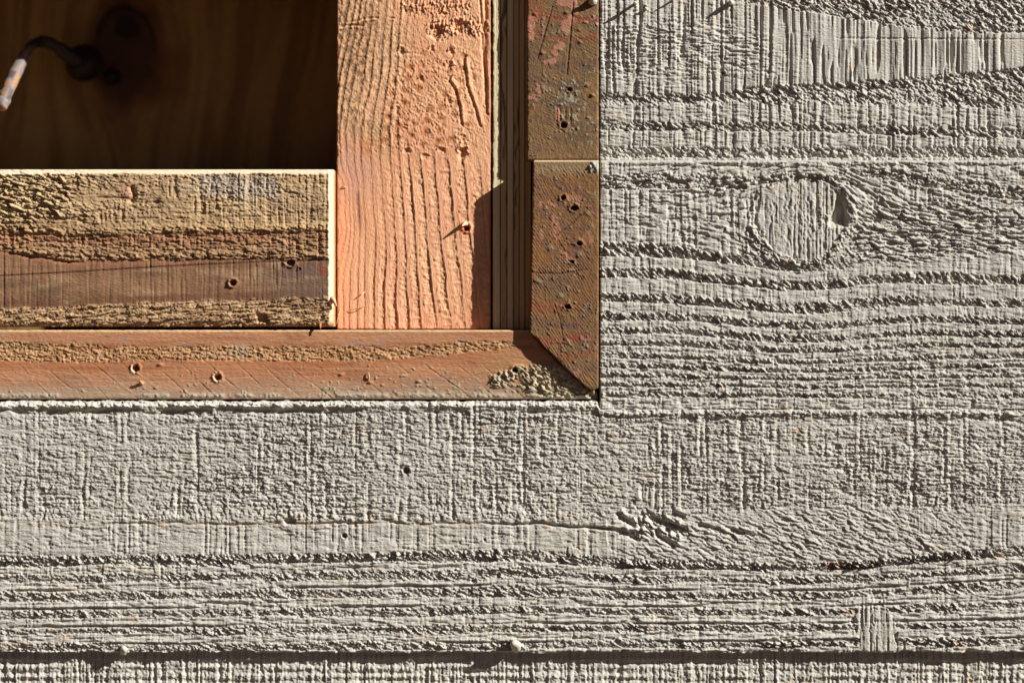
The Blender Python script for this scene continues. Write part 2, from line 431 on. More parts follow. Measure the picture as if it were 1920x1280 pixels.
# ---- plank under the sill, running the whole width
def plank_under():
    X, Y = grid(-1100, 5000, 766, 1222, 1.4)
    # x-dependent top edge: the lip begins higher beside the sill
    lipx = 1 - ss(1118, 1126, X)
    ytop = 766 - 14 * lipx
    rag = 1.6 * vn(X / 11, Y * 0, 201) + 1.3 * vn(X / 4, Y * 0, 202)
    Yn = 1222 - (1222 - Y) * (1222 - ytop - rag) / (1222 - 766)
    ragb = 2.2 * vn(X / 30, Y * 0, 203) + 1.6 * vn(X / 6, Y * 0, 204) 
    Yn = Yn + (ragb) * ss(1205, 1222, Y)
    Y = Yn.astype(F)
    v = Y - np.interp(X, [0, 640, 1280, 1920], [0, -2, -6, -8]) + 3 * vn(X / 200, Y / 80, 205)
    sw = saw(X, Y, 210); sw2 = saw(X + 400, Y, 215)
    fb = fibre(X, v, 220, 26, 2.2)
    ch, ra, rb = chips(X, Y, 0.12, 12, 3.9, 230)
    ch2, ra2, _ = chips(X, Y, 0.1, 6, 2.6, 234)
    ch3, ra3, _ = chips(X, Y, 0.42, 17, 4.2, 238)
    # upper part: pebbled rows crossed by saw lines
    rows = 0.5 + 0.5 * np.cos((v + 2 * vn(X / 80, Y / 20, 240) - 818) * 2 * math.pi / 31.0)
    rowm = ss(0.15, 0.6, rows)
    upper = 1 - ss(968, 982, Y + 3 * vn(X / 30, Y / 20, 241) + np.interp(X, [1100, 1300, 1500, 1920], [0, 14, 22, 20]))
    Hu = 1.05 * ch * (0.25 + 0.8 * rowm) + 0.65 * ch2 * (0.6 + 0.6 * ss(-0.4, 0.4, vn(X / 40, Y / 24, 239))) + 0.85 * fb * (1.3 - 0.6 * rowm) + 0.45 * sw * (0.5 + 0.5 * vn(X / 60, Y / 60, 242)) - 0.5 * (1 - rowm) 
    blob = chips(X, Y, 1.2, 11, 9, 262, 0.5)[0] * ss(925, 945, Y) * ss(-0.3, 0.4, vn(X / 60, Y * 0, 266))
    Hu = Hu * (1 - 0.3 * ss(925, 945, Y)) + 1.5 * blob
    Hu -= 1.1 * np.exp(-((rows + 0.9) / 0.35) ** 2) * ss(0, 0.5, vn(X / 70, Y / 4, 268))
    s1 = slits(X, v, 247, 12, 2.8); s2 = slits(X, v, 253, 24, 3.2)
    vg = ss(0.15, 0.5, vn((X + 2 * vn(X / 30, Y / 30, 256)) / 4.6, Y / 34, 257))
    sm_ = saw_marks(X, Y, 380)
    Hu = Hu - 1.4 * s1 - 0.55 * vg * (0.25 + 0.75 * rowm) - 1.9 * sm_ + 0.9 * saw_marks(X + 7, Y, 380)
    Hu = Hu * (0.92 + 0.4 * vn(X / 110, Y / 60, 243)) * np.interp(X, [0, 200, 500], [0.72, 0.9, 1]) + 0.45 * fbm(X / 16, Y / 8, 244, 2)
    # long crack under it, opening to the right
    yc = np.interp(X, [0, 180, 400, 700, 1000, 1140], [985, 979, 979, 979, 980, 988]) + 2.5 * vn(X / 34, Y * 0, 245) + 1.6 * vn(X / 9, Y * 0, 255)
    cw = np.interp(X, [0, 180, 260, 900, 1000, 1130, 1160], [0, 0.2, 0.8, 1.0, 1.8, 2.6, 0])
    cw = cw * (0.35 + 0.65 * np.where(X > 950, 1, ss(-0.3, 0.3, vn(X / 28, Y * 0, 248))))
    step = np.interp(X, [150, 250, 1140, 1180], [0, 1.4, 1.6, 0])
    Hu = Hu + step * 0.7 * np.exp(-np.clip(yc - Y, 0, 99) / 12)
    # smooth strip
    Hs = 0.6 * sw2 * (0.3 + 0.7 * ss(-0.3, 0.4, vn(X / 90, Y / 50, 246))) + 0.5 * fb - 1.0 * s1 * (0.35 + 0.65 * ss(-0.3, 0.3, vn(X / 50, Y / 16, 258))) + 0.5 * vn(X / 12, Y / 6, 259)
    # slanted flakes to the right
    flow = ss(1140, 1250, X + 0.5 * (Y - 1000)) * ss(945, 965, Y + 8 * vn(X / 50, Y / 30, 247)) * (1 - ss(1790, 1870, X))
    fl, raf, _ = chips(X, Y, 0.36, 30, 6.4, 250, 0.45)
    Hfl = 1.9 * fl * (0.7 + 0.5 * vn(X / 50, Y / 30, 254)) + 0.5 * ch2 + 0.5 * fb - 0.8 * s1
    H = Hu * upper + (1 - upper) * (Hs * (1 - flow) + Hfl * flow)
    # boundary that divides it from the ribbed lower part
    yb = np.interp(X, [0, 300, 700, 980, 1180, 1440, 1600, 1760, 1920, 2100], [1042, 1040, 1036, 1028, 1048, 1058, 1052, 1036, 1022, 1018])
    v2 = Y - (yb - 1040)
    lower = ss(-1, 1, v2 - 1040 + 2.5 * vn(X / 10, Y / 20, 251))
    pitch = [(1049, 24), (1083, 18), (1117, 17), (1151, 15), (1183, 15), (1213, 15)]
    torn = np.zeros(X.shape, F); tt = np.zeros(X.shape, F)
    vv = Y - (yb - 1040) * np.clip(1 - (Y - 1045) / 130, 0, 1) - np.interp(X, [0, 640, 1280, 1920], [0, -3, -6, -12]) * ss(1050, 1100, Y)
    vv = vv + 1.5 * vn(X / 150, Y / 60, 252)
    for i, (c, w) in enumerate(pitch):
        w2 = w * (1 + 0.35 * vn(X / 110, Y * 0, 260 + i))
        m, t = torn_band(X, vv, c, w2, 270 + 3 * i, 2.2)
        m = m * (0.5 + 0.5 * ss(-0.7, -0.1, vn(X / 50, Y / 50, 290 + i)))
        torn = np.maximum(torn, m); tt = np.where(m > 0.3, t, tt)
    big = (1 + 0.3 * ss(1000, 1400, X)) * (1 + 0.75 * np.exp(-((vv - 1050) / 13) ** 2))
    bead, _, _ = chips(X, Y, 1.15, 10, 6.5, 276, 0.4)
    ch3 = ch3 + 0.9 * bead * np.exp(-((vv - 1044) / 7) ** 2)
    Hl = 0.5 * fb + 0.35 * sw - 0.7 * saw_marks(X, Y, 380)
    rib = 1.0 * fibre(X, vv, 295, 60, 3.4)
    szl = 0.75 + 0.6 * vn(X / 50, Y / 30, 297)
    Hl = (Hl + 0.8 * rib - 1.9 * s2 * (0.5 + 0.5 * ss(-0.4, 0.3, vn(X / 60, Y / 12, 298))) - 0.6 * s1 + 0.5 * vn(X / 14, Y / 6, 299)) * (1 - torn) + torn * (0.4 + 2.5 * ch3 * big * szl + 1.2 * ch2 + 0.6 * rib - 2.9 * tt - 0.8 * s1 - 2.0 * tt * np.exp(-((vv - 1056) / 7) ** 2))
    H = H * (1 - lower) + Hl * lower
    # a thin dark slot at the underside of each smooth rib
    for i, c in enumerate((1101, 1136, 1170, 1203)):
        on = ss(-0.1, 0.3, vn(X / 130, Y * 0, 300 + i))
        H += on * (1.6 * np.exp(-((vv - c) / 2.6) ** 2) - 2.6 * np.exp(-((vv - c - 4.5) / 2.0) ** 2)) * lower
    H -= cw * 2.6 * np.exp(-((Y - yc - 2) / 2.2) ** 2)
    H -= step * 0.35 * ss(0, 3, Y - yc) * (1 - ss(30, 55, Y - yc))
    # broken knot in the middle
    kd = np.hypot((X - 1235) / 62, (Y - 985) / 26)
    kb, _, _ = chips(X, Y, 0.75, 17, 10, 310, 0.35)
    km = ss(1.15, 0.6, kd + 0.3 * vn(X / 20, Y / 12, 311))
    H = H * (1 - km) + km * (-1.8 + 4.6 * kb + 2.2 * fl + 1.0 * ch2)
    # wave-like gouges right and left of it
    for (ax, ay, bx, by, dp, w_) in ((1222, 972, 1282, 990, 5, 5), (1236, 1006, 1262, 1022, 5, 5), (1160, 965, 1188, 985, 4, 4), (1262, 962, 1280, 968, 4, 4), (1170, 1000, 1192, 1008, 5, 5),
                                     (1312, 984, 1345, 992, 3, 3), (1375, 994, 1410, 1004, 3.5, 3), (1130, 992, 1215, 1000, 2.5, 2.5)):
        d = poly_d(X, Y, [(ax, ay), (bx, by)]) + 1.5 * vn(X / 6, Y / 6, 312)
        H += -dp * np.exp(-(d / w_) ** 2)
        d2 = poly_d(X, Y, [(ax + 5, ay - 7), (bx + 7, by - 7)])
        H += 0.5 * dp * np.exp(-(d2 / (w_ * 1.1)) ** 2)
    # small sawn knots
    for (cx, cy, rx, ry, sd) in ((1222, 935, 15, 20, 321), (1077, 1040, 12, 16, 325), (1737, 980, 26, 20, 329), (297, 1066, 9, 18, 333), (1624, 1166, 20, 66, 337), (1658, 1184, 22, 54, 345), (1700, 1216, 16, 16, 341)):
        d = np.hypot((X - cx - (0.05 if ry > 40 else 0.28) * (Y - cy)) / rx, (Y - cy) / ry) + 0.25 * vn(X / 9, Y / 9, sd) + 0.12 * vn(X / 3, Y / 9, sd + 5)
        m = ss(1.08, 0.9, d)
        m = m * (0.85 if ry > 40 else 0.6) * (ss(1110, 1150, Y) if ry > 40 else 1); H = H * (1 - m) + m * (1.15 * saw(X * 1.25, Y, sd) + (0.6 if ry > 40 else 0.4) + 0.4 * fbm(X / 5, Y / 6, sd + 1, 2))
        H -= 2.2 * np.exp(-((d - 1.1) / 0.10) ** 2) * ss(-0.2, 0.5, vn(X / 12, Y / 12, sd + 3)) * (rx > 10)
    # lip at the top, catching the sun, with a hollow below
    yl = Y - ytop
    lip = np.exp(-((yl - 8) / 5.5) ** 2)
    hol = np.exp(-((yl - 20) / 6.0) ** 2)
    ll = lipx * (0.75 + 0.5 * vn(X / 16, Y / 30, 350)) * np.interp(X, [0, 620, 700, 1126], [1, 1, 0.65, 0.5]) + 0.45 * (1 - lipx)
    lump_ = vn(X / 7, Y / 7, 352) + 0.6 * vn(X / 3.5, Y / 3.5, 353)
    H = H * (1 - 0.5 * lip * lipx) + ll * lip * (4.4 + 1.4 * ch + 1.3 * lump_) - ll * hol * (0.5 + 2.8 * ss(-0.1, 0.5, vn(X / 20, Y / 9, 351) + 0.5 * vn(X / 6, Y / 6, 354)))
    for gx, gw in ((185, 22), (318, 26), (100, 14), (480, 20), (540, 20), (1000, 12)):
        H -= 3.6 * np.exp(-((X - gx) / gw) ** 2) * np.exp(-((yl - 19 - 0.15 * (gx - X)) / 5.0) ** 2)
    H -= 2.5 * np.exp(-((Y - 774 + 4 * ss(1600, 1900, X)) / 3.0) ** 2) * ss(1780, 1860, X)
    H = H * 1.7
    # holes and nicks
    H = hole(H, X, Y, 762, 882, 6.5, 22, 1.0); H = hole(H, X, Y, 646, 1004, 4.5, 16, 0.8); H = hole(H, X, Y, 909, 1011, 2.4, 8, 0.4)
    H = hole(H, X, Y, 542, 976, 6.0, 12, 1.2, 1.9); H = hole(H, X, Y, 888, 1090, 3.6, 8, 0.6, 1.5); H = hole(H, X, Y, 1130, 1084, 3.0, 6, 0.4)
    H = hole(H, X, Y, 1036, 1178, 5.0, 6, 0.8, 1.7)
    H = H + 0.24 * fbm(X / 3, Y / 3, 360, 2)
    H += ease(X, Y, 0, 0, ytop, 1222 + ragb, 4.0, 1.4, 'tb')
    C = paint_colour(X, Y, np.maximum(torn * lower, km * 0.5), ra3, 370)
    edge = ss(40, 0, np.abs(vv - 1058)) * (ra3 > 0.80) * torn * ss(0.0, 0.4, vn(X / 50, Y / 30, 372)) * ss(1300, 1500, X)
    C = blend(C, edge * 0.75, (206, 154, 118))
    cr = ss(7, 1, np.abs(Y - yc - 2)) * ss(0.1, 0.5, vn(X / 10, Y / 3, 373)) * (X < 900)
    C = blend(C, cr * 0.6, (200, 160, 112))
    C = blend(C, lipx * lip * 0.8, (226, 221, 210))  # lip's sunlit whiteness painted on as a paler colour
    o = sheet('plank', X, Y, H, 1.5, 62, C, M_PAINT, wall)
    return o

# ---- lowest plank: a woven pattern of saw lines and rows
def plank_lowest():
    X, Y = grid(-1100, 5000, 1205, 1690)
    n1 = saw(X, Y, 400) + 0.7 * vn(X / 3.4, Y / 60, 405)
    n2 = vn(X / 70, (Y + 2 * vn(X / 60, Y / 20, 408)) / 6.2, 406)
    n3 = vn(X / 3.8, Y / 4.2, 407)
    H = 1.6 * n1 + 1.5 * n2 + 0.9 * n3 + 0.8 * np.cos((Y - 1250) * 2 * math.pi / 17) * (1 + 0.5 * vn(X / 30, Y / 10, 409))
    bl, ra, _ = chips(X, Y, 0.0, 8, 7, 410)
    H += 0.9 * bl + 0.25 * fbm(X / 3, Y / 3, 414, 2)
    H = H * 1.2
    C = paint_colour(X, Y, np.zeros(X.shape, F), ra, 420)
    return sheet('plank', X, Y, H, -17.5, 30, C, M_PAINT, wall)

# ---- planks beyond the picture
def plank_beyond(x0, x1, y0, y1, z0, seed):
    xs = np.linspace(x0, x1, int((x1 - x0) / 22) + 2).astype(F); ys = np.linspace(y0, y1, int((y1 - y0) / 9) + 2).astype(F)
    X, Y = np.meshgrid(xs, ys)
    H = 1.6 * vn(X / 45, Y / 9, seed) + 1.2 * vn(X / 22, Y / 40, seed + 1)
    C = paint_colour(X, Y, np.zeros(X.shape, F), np.zeros(X.shape, F), seed + 3)
    return sheet('plank', X, Y, H, z0, 50, C, M_PAINT, wall)

plank_upper(); plank_knot(); plank_under(); plank_lowest()
for k in range(6):
    y0 = 1693 + 468 * k
    plank_beyond(-5200, 5000, y0, y0 + 465, -2 - 20 * (k % 2), 500 + 9 * k)
for k in range(4):
    y0 = -635 - 468 * k
    plank_beyond(1125 if k == 0 else -5200, 5000, y0, y0 + 465, 0 if k % 2 == 0 else -14, 600 + 9 * k)
for y0 in (-635, -167, 300, 766, 1225): plank_beyond(-5200, -1103 if y0 > 700 else -1040, y0, y0 + 463, -2, 700 + (y0 + 700) // 9)

# ------------------------------------------------------------------ end-grain trim blocks
def endgrain_face(X, Y, seed, ang, cy0, ring_pitch, curve):
    c, s = math.cos(ang), math.sin(ang)
    wob = 4 * vn(X / 45, Y / 45, seed)
    u = (-X * s + Y * c) + wob + 0.0012 * (X - 960) ** 2 * curve
    st = np.sin(u * 2 * math.pi / 4.3 + 1.2 * vn(X / 30, Y / 30, seed + 1))
    on = ss(-0.25, 0.5, vn(X / 40, Y / 40, seed + 2)) * (0.6 + 0.4 * vn(X / 9, Y / 9, seed + 12))
    H = 0.34 * st * on + 0.55 * fbm(X / 5, Y / 5, seed + 3, 3) + 0.35 * vn(X / 2.2, Y / 2.2, seed + 4)
    cr = fbm(X / 6, Y / 5, seed + 6, 3)
    crm = ss(0.24, 0.5, cr + 0.35 * vn(X / 45, Y / 30, seed + 7) - 0.08)
    H += crm * (0.7 + 1.1 * vn(X / 3, Y / 3, seed + 8))
    C = colour(X.shape, (128, 99, 66))
    C = blend(C, ss(-0.3, 0.6, fbm(X / 50, Y / 40, seed + 9, 3)), (110, 88, 60))
    C = blend(C, 0.5 * ss(0, 0.7, fbm(X / 18, Y / 12, seed + 10, 3)), (150, 104, 60))
    C = blend(C, 0.30 * ss(0, 1, st) * on, (160, 120, 72))
    return H, C, crm

def rings(C, X, Y, lines, seed, w=4.6):
    for i, (pts, rgb, k) in enumerate(lines):
        d = poly_d(X + 3 * vn(X / 12, Y / 12, seed + i), Y + 2.5 * vn(X / 15, Y / 15, seed + 20 + i), pts)
        m = ss(w * 2.6, w * 0.3, d + 1.6 * vn(X / 6, Y / 6, seed + 60)) * k * (0.6 + 0.4 * vn(X / 12, Y / 8, seed + 40 + i))
        C = blend(C, m, rgb)
    return C

RED, PUR, PINK, GREYP = (146, 66, 44), (98, 70, 68), (188, 128, 104), (160, 156, 138)

def block_upper():
    X, Y = grid(988, 1122.6, -210, 301, 1.4)
    H, C, crm = endgrain_face(X, Y, 800, 0.66, 0, 40, 0.6)
    L = [([(988, 36), (1030, 30), (1060, 36), (1122, 37)], RED, .9), ([(1000, 62), (1045, 76), (1075, 77), (1122, 66)], RED, .75),
         ([(988, 102), (1030, 116), (1075, 124), (1122, 118)], PUR, .7), ([(990, 145), (1040, 158), (1090, 162)], PUR, .75),
         ([(988, 184), (1030, 194), (1070, 200), (1122, 198)], PUR, .55), ([(988, 218), (1040, 228), (1122, 236)], PUR, .55),
         ([(988, 248), (1040, 258), (1122, 262)], PUR, .45), ([(988, 276), (1040, 284), (1122, 290)], PUR, .4),
         ([(988, 10), (992, 34)], RED, 1.0), ([(998, 4), (1010, 26)], RED, .8), ([(1018, 6), (1010, 30)], (150, 80, 50), .7)]
    C = rings(C, X, Y, L, 810)
    pk = np.zeros(X.shape, F)
    for pts, r in (([(1052, 2), (1072, 6)], 11), ([(1060, 46), (1068, 40)], 9), ([(1056, 52), (1062, 60)], 5), ([(1040, 98), (1050, 88)], 7),
                   ([(1022, 118), (1036, 115)], 5), ([(1008, 162), (1010, 172)], 5), ([(996, 36), (992, 70)], 7), ([(1076, 14), (1078, 24)], 6), ([(1003, 185), (992, 184)], 4), ([(1045, 206), (1045, 222)], 4)):
        pk = np.maximum(pk, ss(r + 1.5, r - 1.5, poly_d(X, Y, pts) + 3 * vn(X / 7, Y / 7, 840) + 1.6 * vn(X / 2.5, Y / 2.5, 841)))
    C = blend(C, 0.75 * pk, PINK); H = H * (1 - 0.5 * pk) + 0.7 * pk
    C = blend(C, crm * 0.65 * (1 - pk) * ss(980, 1070, X + 20 * vn(X / 20, Y / 20, 842)), GREYP)
    for a, b, w in (((1075, 6), (1063, 140), 0.9), ((1036, 12), (1008, 110), 0.7)):
        d = poly_d(X, Y, [a, b]); H -= 2.0 * np.exp(-(d / w) ** 2); C = blend(C, ss(2, 0.5, d) * .7, (84, 50, 30))
    for cx, cy, r in ((1057, 235, 5.4), (1068, 168, 3.8)): H = hole(H, X, Y, cx, cy, r, 24, 1.0)
    for cx in (1044, 1050, 1060, 1070): H -= 1.3 * np.exp(-((X - cx) / 1.3) ** 2) * ss(200, 206, Y) * (1 - ss(226, 232, Y))
    for cx, cy in ((1085, 56), (1087, 79), (1003, 27), (1062, 24), (1017, 100), (1051, 95), (1110, 178), (1112, 180), (1100, 160)):
        H += 2.6 * np.exp(-(np.hypot((X - cx) / 3.6, (Y - cy) / 2.6)) ** 2)
    H += ease(X, Y, 988, 1122.6, 0, 299.5, 3.4, 1.0, 'lrb')
    o = sheet('trim_block', X, Y, H, -22, 100, C, M_END)
    return tag(o, 'weathered brown end-grain trim block with pink scuffs, above the mitred block', 'trim board')

def block_lower():
    nx, ny = 90, 300
    s_ = np.linspace(0, 1, nx).astype(F)[None, :]; t_ = np.linspace(0, 1, ny).astype(F)[:, None]
    xl = 1000 - 7 * t_ ; xr = 1122.8 - 0.6 * t_
    X = xl + (xr - xl) * s_
    yb = np.interp(X, [990, 1000, 1060, 1100, 1112, 1122], [623, 629, 690, 727, 732, 727])
    Y = (300.5 + (yb - 300.5) * t_).astype(F); X = X.astype(F)
    H, C, crm = endgrain_face(X, Y, 850, 0.98, 0, 40, 0.3)
    H = H + 0.26 * np.sin((-X * 0.83 + Y * 0.56 + 3 * vn(X / 30, Y / 30, 888)) * 2 * math.pi / 4.8) * (0.5 + 0.6 * vn(X / 20, Y / 20, 889))
    C = blend(C, 0.45 * ss(650, 560, Y), (140, 90, 48))
    L = [([(1000, 330), (1040, 342), (1090, 365), (1120, 395)], PUR, .6), ([(1000, 352), (1040, 378), (1075, 400), (1095, 430)], PUR, .6),
         ([(998, 385), (1040, 410), (1070, 440), (1085, 500)], PUR, .65), ([(998, 425), (1020, 450), (1050, 490)], PUR, .5),
         ([(996, 572), (1030, 578), (1060, 577)], RED, .7), ([(994, 602), (1040, 611), (1085, 605), (1108, 570)], PUR, .75),
         ([(1004, 638), (1050, 638), (1118, 630)], RED, .8), ([(1030, 668), (1070, 668), (1118, 656)], RED, .6), ([(1062, 700), (1085, 698), (1118, 690)], PUR, .7), ([(1085, 540), (1106, 520), (1100, 470)], PUR, .4),
         ([(994, 540), (1030, 528), (1080, 535)], PUR, .45)]
    C = rings(C, X, Y, L, 860, 5.5)
    pk = np.zeros(X.shape, F)
    for pts, r in (([(1070, 368), (1084, 372)], 5), ([(1042, 420), (1046, 446)], 6), ([(1038, 408), (1044, 416)], 5), ([(1014, 436), (1016, 444)], 5), ([(1014, 388), (1012, 382)], 4),
                   ([(1056, 476), (1068, 486)], 5), ([(1104, 436), (1108, 452)], 4), ([(1078, 702), (1084, 696)], 5), ([(1096, 456), (1086, 446)], 3), ([(1030, 380), (1040, 385)], 3)):
        pk = np.maximum(pk, ss(r + 1.5, r - 1.5, poly_d(X, Y, pts) + 3 * vn(X / 6, Y / 6, 880) + 1.6 * vn(X / 2.5, Y / 2.5, 887)))
    C = blend(C, 0.55 * pk, PINK)
    crz = crm * ss(0.0, 0.4, vn(X / 30, Y / 40, 881) + 0.3)
    C = blend(C, crz * 0.4 * (1 - pk), GREYP)
    C = blend(C, 0.5 * ss(60, 0, np.hypot(X - 1040, (Y - 530) * 1.2)), (104, 88, 72))
    C = blend(C, 0.7 * np.exp(-((Y - 316) / 11) ** 2), (150, 132, 98))
    for pts, w in (([(1005, 512), (1050, 513), (1100, 505)], 1.1), ([(1040, 570), (1050, 600), (1058, 650)], 1.0), ([(1042, 442), (1068, 422), (1095, 398)], 1.0), ([(1022, 460), (1040, 446)], 0.9)):
        d = poly_d(X, Y, pts) + 0.5 * vn(X / 4, Y / 4, 882); H -= 1.1 * np.exp(-(d / w) ** 2); C = blend(C, ss(2.2, 0.4, d) * .5, (70, 44, 30))
    for cx, cy, r, rx in ((1056, 371, 4.2, 1.1), (1076, 390, 4.6, 1.4), (1086, 456, 4.2, 1.3), (1073, 491, 3.2, 1.1), (1065, 575, 4.2, 1.3)):
        H = hole(H, X, Y, cx + 1.5 * vn(X / 3.5, Y / 3.5, 890), cy, r, 24, 1.3, rx)
    # lump of grey paint at the top right corner
    lump = ss(1.0, 0.4, np.hypot((X - 1112) / 18, (Y - 313) / 11) + 0.35 * vn(X / 6, Y / 6, 883))
    H += lump * (4 + 3 * vn(X / 4, Y / 4, 884)); C = blend(C, lump, (186, 182, 168))
    for cx, cy in ((1113, 366), (1104, 400), (1108, 425), (1030, 465), (1050, 555), (1085, 478), (1010, 527)):
        b = np.exp(-(np.hypot((X - cx) / 6, (Y - cy) / 4) + 0.5 * vn(X / 4, Y / 4, 885)) ** 2); H += 1.6 * b; C = blend(C, 0.8 * b, (128, 118, 92))
    H = H * ss(-1, 6, Y - 300.5) - np.clip(4.0 - (Y - 300.5), 0, 5) * 0.9; C = blend(C, ss(4, 1, Y - 300.5), (206, 190, 156))  # top arris coloured pale for the line of sun along it
    d = np.minimum(np.minimum(X - xl, xr - X), (yb - Y) * 0.72) + 0.9 * vn(X / 8, Y / 8, 886)
    k = np.clip(1 - d / 3.0, 0, 1); H -= 3.0 * (1 - np.sqrt(np.clip(1 - k * k, 0, 1)))
    o = sheet('mitred_trim', X, Y, H, 4, 123, C, M_END)
    return tag(o, 'brown end-grain trim block cut to a mitre at its foot, pierced by five nail holes', 'trim board')

# ------------------------------------------------------------------ sill
def sill():
    nx, ny = 1560, 92
    s_ = np.concatenate([np.linspace(0, 0.02, 40)[:-1], np.linspace(0.02, 1, 780)]).astype(F)[None, :]
    ys = np.linspace(618.5, 748, ny).astype(F)[:, None]
    xr = np.interp(ys, [618, 629, 690, 727, 733, 748], [992, 998, 1058, 1097, 1119, 1121]).astype(F)
    x0 = -1000.0
    # fine inside the picture, coarse to the left of it
    sx = np.concatenate([np.linspace(-1000, -30, 40)[:-1], np.linspace(-30, 992, 720)]).astype(F)[None, :]
    X = np.where(sx < 700, sx + 0 * ys, 700 + (sx - 700) * (xr - 700) / 292.0).astype(F)
    Y = (ys + 0 * X).astype(F)
    cb1 = np.interp(X, [0, 60, 300, 700, 850, 930, 990], [636, 642, 650, 648, 642, 640, 640]) + 3 * vn(X / 30, Y / 30, 900)
    cb2 = np.interp(X, [0, 160, 300, 500, 700, 850, 930, 975], [676, 680, 676, 677, 676, 664, 655, 648]) + 1.2 * vn(X / 24, Y * 0, 901)
    rough = ss(-3, 4, Y - cb1 + 4 * vn(X / 14, Y / 10, 902)) * (1 - ss(-1.0, 1.2, Y - cb2 + 1.5 * vn(X / 7, Y / 9, 903)))
    ch, ra, _ = chips(X, Y, 0.05, 13, 2.6, 905); ch2, _, _ = chips(X, Y, -0.5, 6, 2.2, 909)
    H = 0.35 * fibre(X, Y, 913, 45, 3) + 0.25 * fbm(X / 6, Y / 5, 915, 3)
    H = H * (1 - rough) + 1.1 * rough * (1.1 * ch + 1.1 * ch2 - 0.2 + 1.0 * fibre(X, Y, 907, 12, 2.2) + 0.7 * vn(X / 3, Y / 2.4, 904) - 1.0 * slits(X, Y, 906, 9, 2.4))
    # diagonal scratches in the lower half
    u = (X * 0.66 - Y * 0.75)
    ph = (u + 6 * vn(X / 60, Y / 60, 917)) / 34.0
    fr = ph - np.floor(ph)
    sc_ = np.exp(-((fr - 0.5) * 34 / 1.1) ** 2) * ss(672, 700, Y) * ss(-0.5, 0.1, vn(np.floor(ph) * 3.7, Y / 22, 918))
    H -= 0.8 * sc_; H += 0.4 * np.exp(-((fr - 0.57) * 34 / 1.6) ** 2) * ss(672, 700, Y) * ss(-0.2, 0.3, vn(np.floor(ph) * 3.7, Y / 18, 919))
    C = colour(X.shape, (188, 134, 98))
    C = blend(C, ss(-0.2, 0.6, fbm(X / 160, Y / 14, 920, 3)), (170, 112, 76))
    C = blend(C, 0.6 * ss(0.0, 0.6, fbm(X / 90, Y / 9, 921, 3)), (194, 138, 100))
    C = blend(C, 0.8 * np.exp(-np.clip(Y - cb2, 0, 99) / 7.0) * (Y > cb2), (180, 106, 66))
    C = blend(C, 0.7 * rough, (200, 160, 114))
    C = blend(C, 0.6 * rough * ss(0, 0.6, vn(X / 60, Y / 9, 922)), (168, 124, 80))
    C = blend(C, 0.5 * ss(0.1, 0.5, fbm((X - 0.8 * Y) / 60, Y / 16, 945, 4)), (150, 100, 72))
    C = blend(C, 0.4 * ss(0.1, 0.5, fbm(X / 110, Y / 8, 946, 4)), (208, 150, 108))
    grey = ss(700, 742, Y + 14 * fbm(X / 50, Y / 12, 923, 3))
    C = blend(C, 0.62 * grey, (166, 152, 132))
    C = blend(C, 0.35 * ss(0.35, 0.7, fbm(X / 40, Y / 20, 924, 3)), (160, 144, 134))
    C = blend(C, 0.6 * ss(40, 0, np.hypot((X - 62), (Y - 648) * 3)), (120, 96, 74))
    C = blend(C, 0.5 * ss(30, 0, np.hypot((X - 450), (Y - 655) * 1.2)), (170, 164, 142))
    # flecks of dried paint
    fl = fbm(X / 7, Y / 6, 926, 3) + 0.25 * ss(690, 745, Y) + 0.22 * ss(500, 700, X) - 0.25
    fl = ss(0.36, 0.52, fl) * ss(668, 700, Y)
    H += fl * 0.8 * (1 + vn(X / 3, Y / 3, 925)); C = blend(C, fl * 0.8, (172, 158, 132))
    eb = np.exp(-((Y - 741) / 4.0) ** 2) * ss(0.0, 0.5, vn(X / 26, Y * 0, 927) + 0.2)
    H += eb * (1.8 + 1.5 * vn(X / 4, Y / 4, 928)); C = blend(C, eb * 0.8, (176, 168, 148))
    # crust of paint in the corner
    d = np.maximum(poly_d(X, Y, [(1010, 722), (1060, 712), (1100, 742)]) - 14, 0)
    d = np.minimum(d, poly_d(X, Y, [(930, 712), (970, 700), (1050, 694)]) * 1.3)
    cm = ss(24, 4, d + 13 * fbm(X / 14, Y / 12, 930, 3))
    k1, _, _ = chips(X, Y, 0.7, 9, 2.8, 931, 0.35)
    k2 = fbm(X / 5, Y / 5, 935, 3)
    rid = 1 - np.abs(fbm(X / 13, Y / 12, 938, 3)) * 3.2
    H = H * (1 - cm) + cm * (1.6 + 3.0 * k1 + 3.4 * k2 + 3.0 * np.clip(rid, -1, 1) + 1.6 * vn(X / 2.6, Y / 2.6, 947))
    C = blend(C, cm * 0.85, (186, 174, 146)); C = blend(C, cm * 0.5 * ss(0.25, 0.5, -k2), (178, 132, 90))
    warm = ss(50, 10, poly_d(X, Y, [(930, 690), (1030, 690)])) * (1 - cm)
    C = blend(C, warm * 0.35, (180, 146, 96))
    H = hole(H, X, Y, 254, 690, 6.5, 22, 1.8, 0.9); H = hole(H, X, Y, 408, 707, 6.0, 22, 2.0); H = hole(H, X, Y, 966, 693, 5.2, 22, 1.2)
    d = poly_d(X, Y, [(230, 716), (400, 710), (470, 705)]); H -= 0.8 * np.exp(-(d / 1.0) ** 2)
    for cx, cy in ((265, 718), (694, 717), (640, 702), (785, 715), (300, 683)): H += 3.2 * np.exp(-(np.hypot((X - cx) / 4.5, (Y - cy) / 2.4)) ** 2)
    C = blend(C, np.exp(-((Y - 620) / 2.2) ** 2) * 0.8, (228, 196, 150))  # thin pale line paints in the sun on the top edge
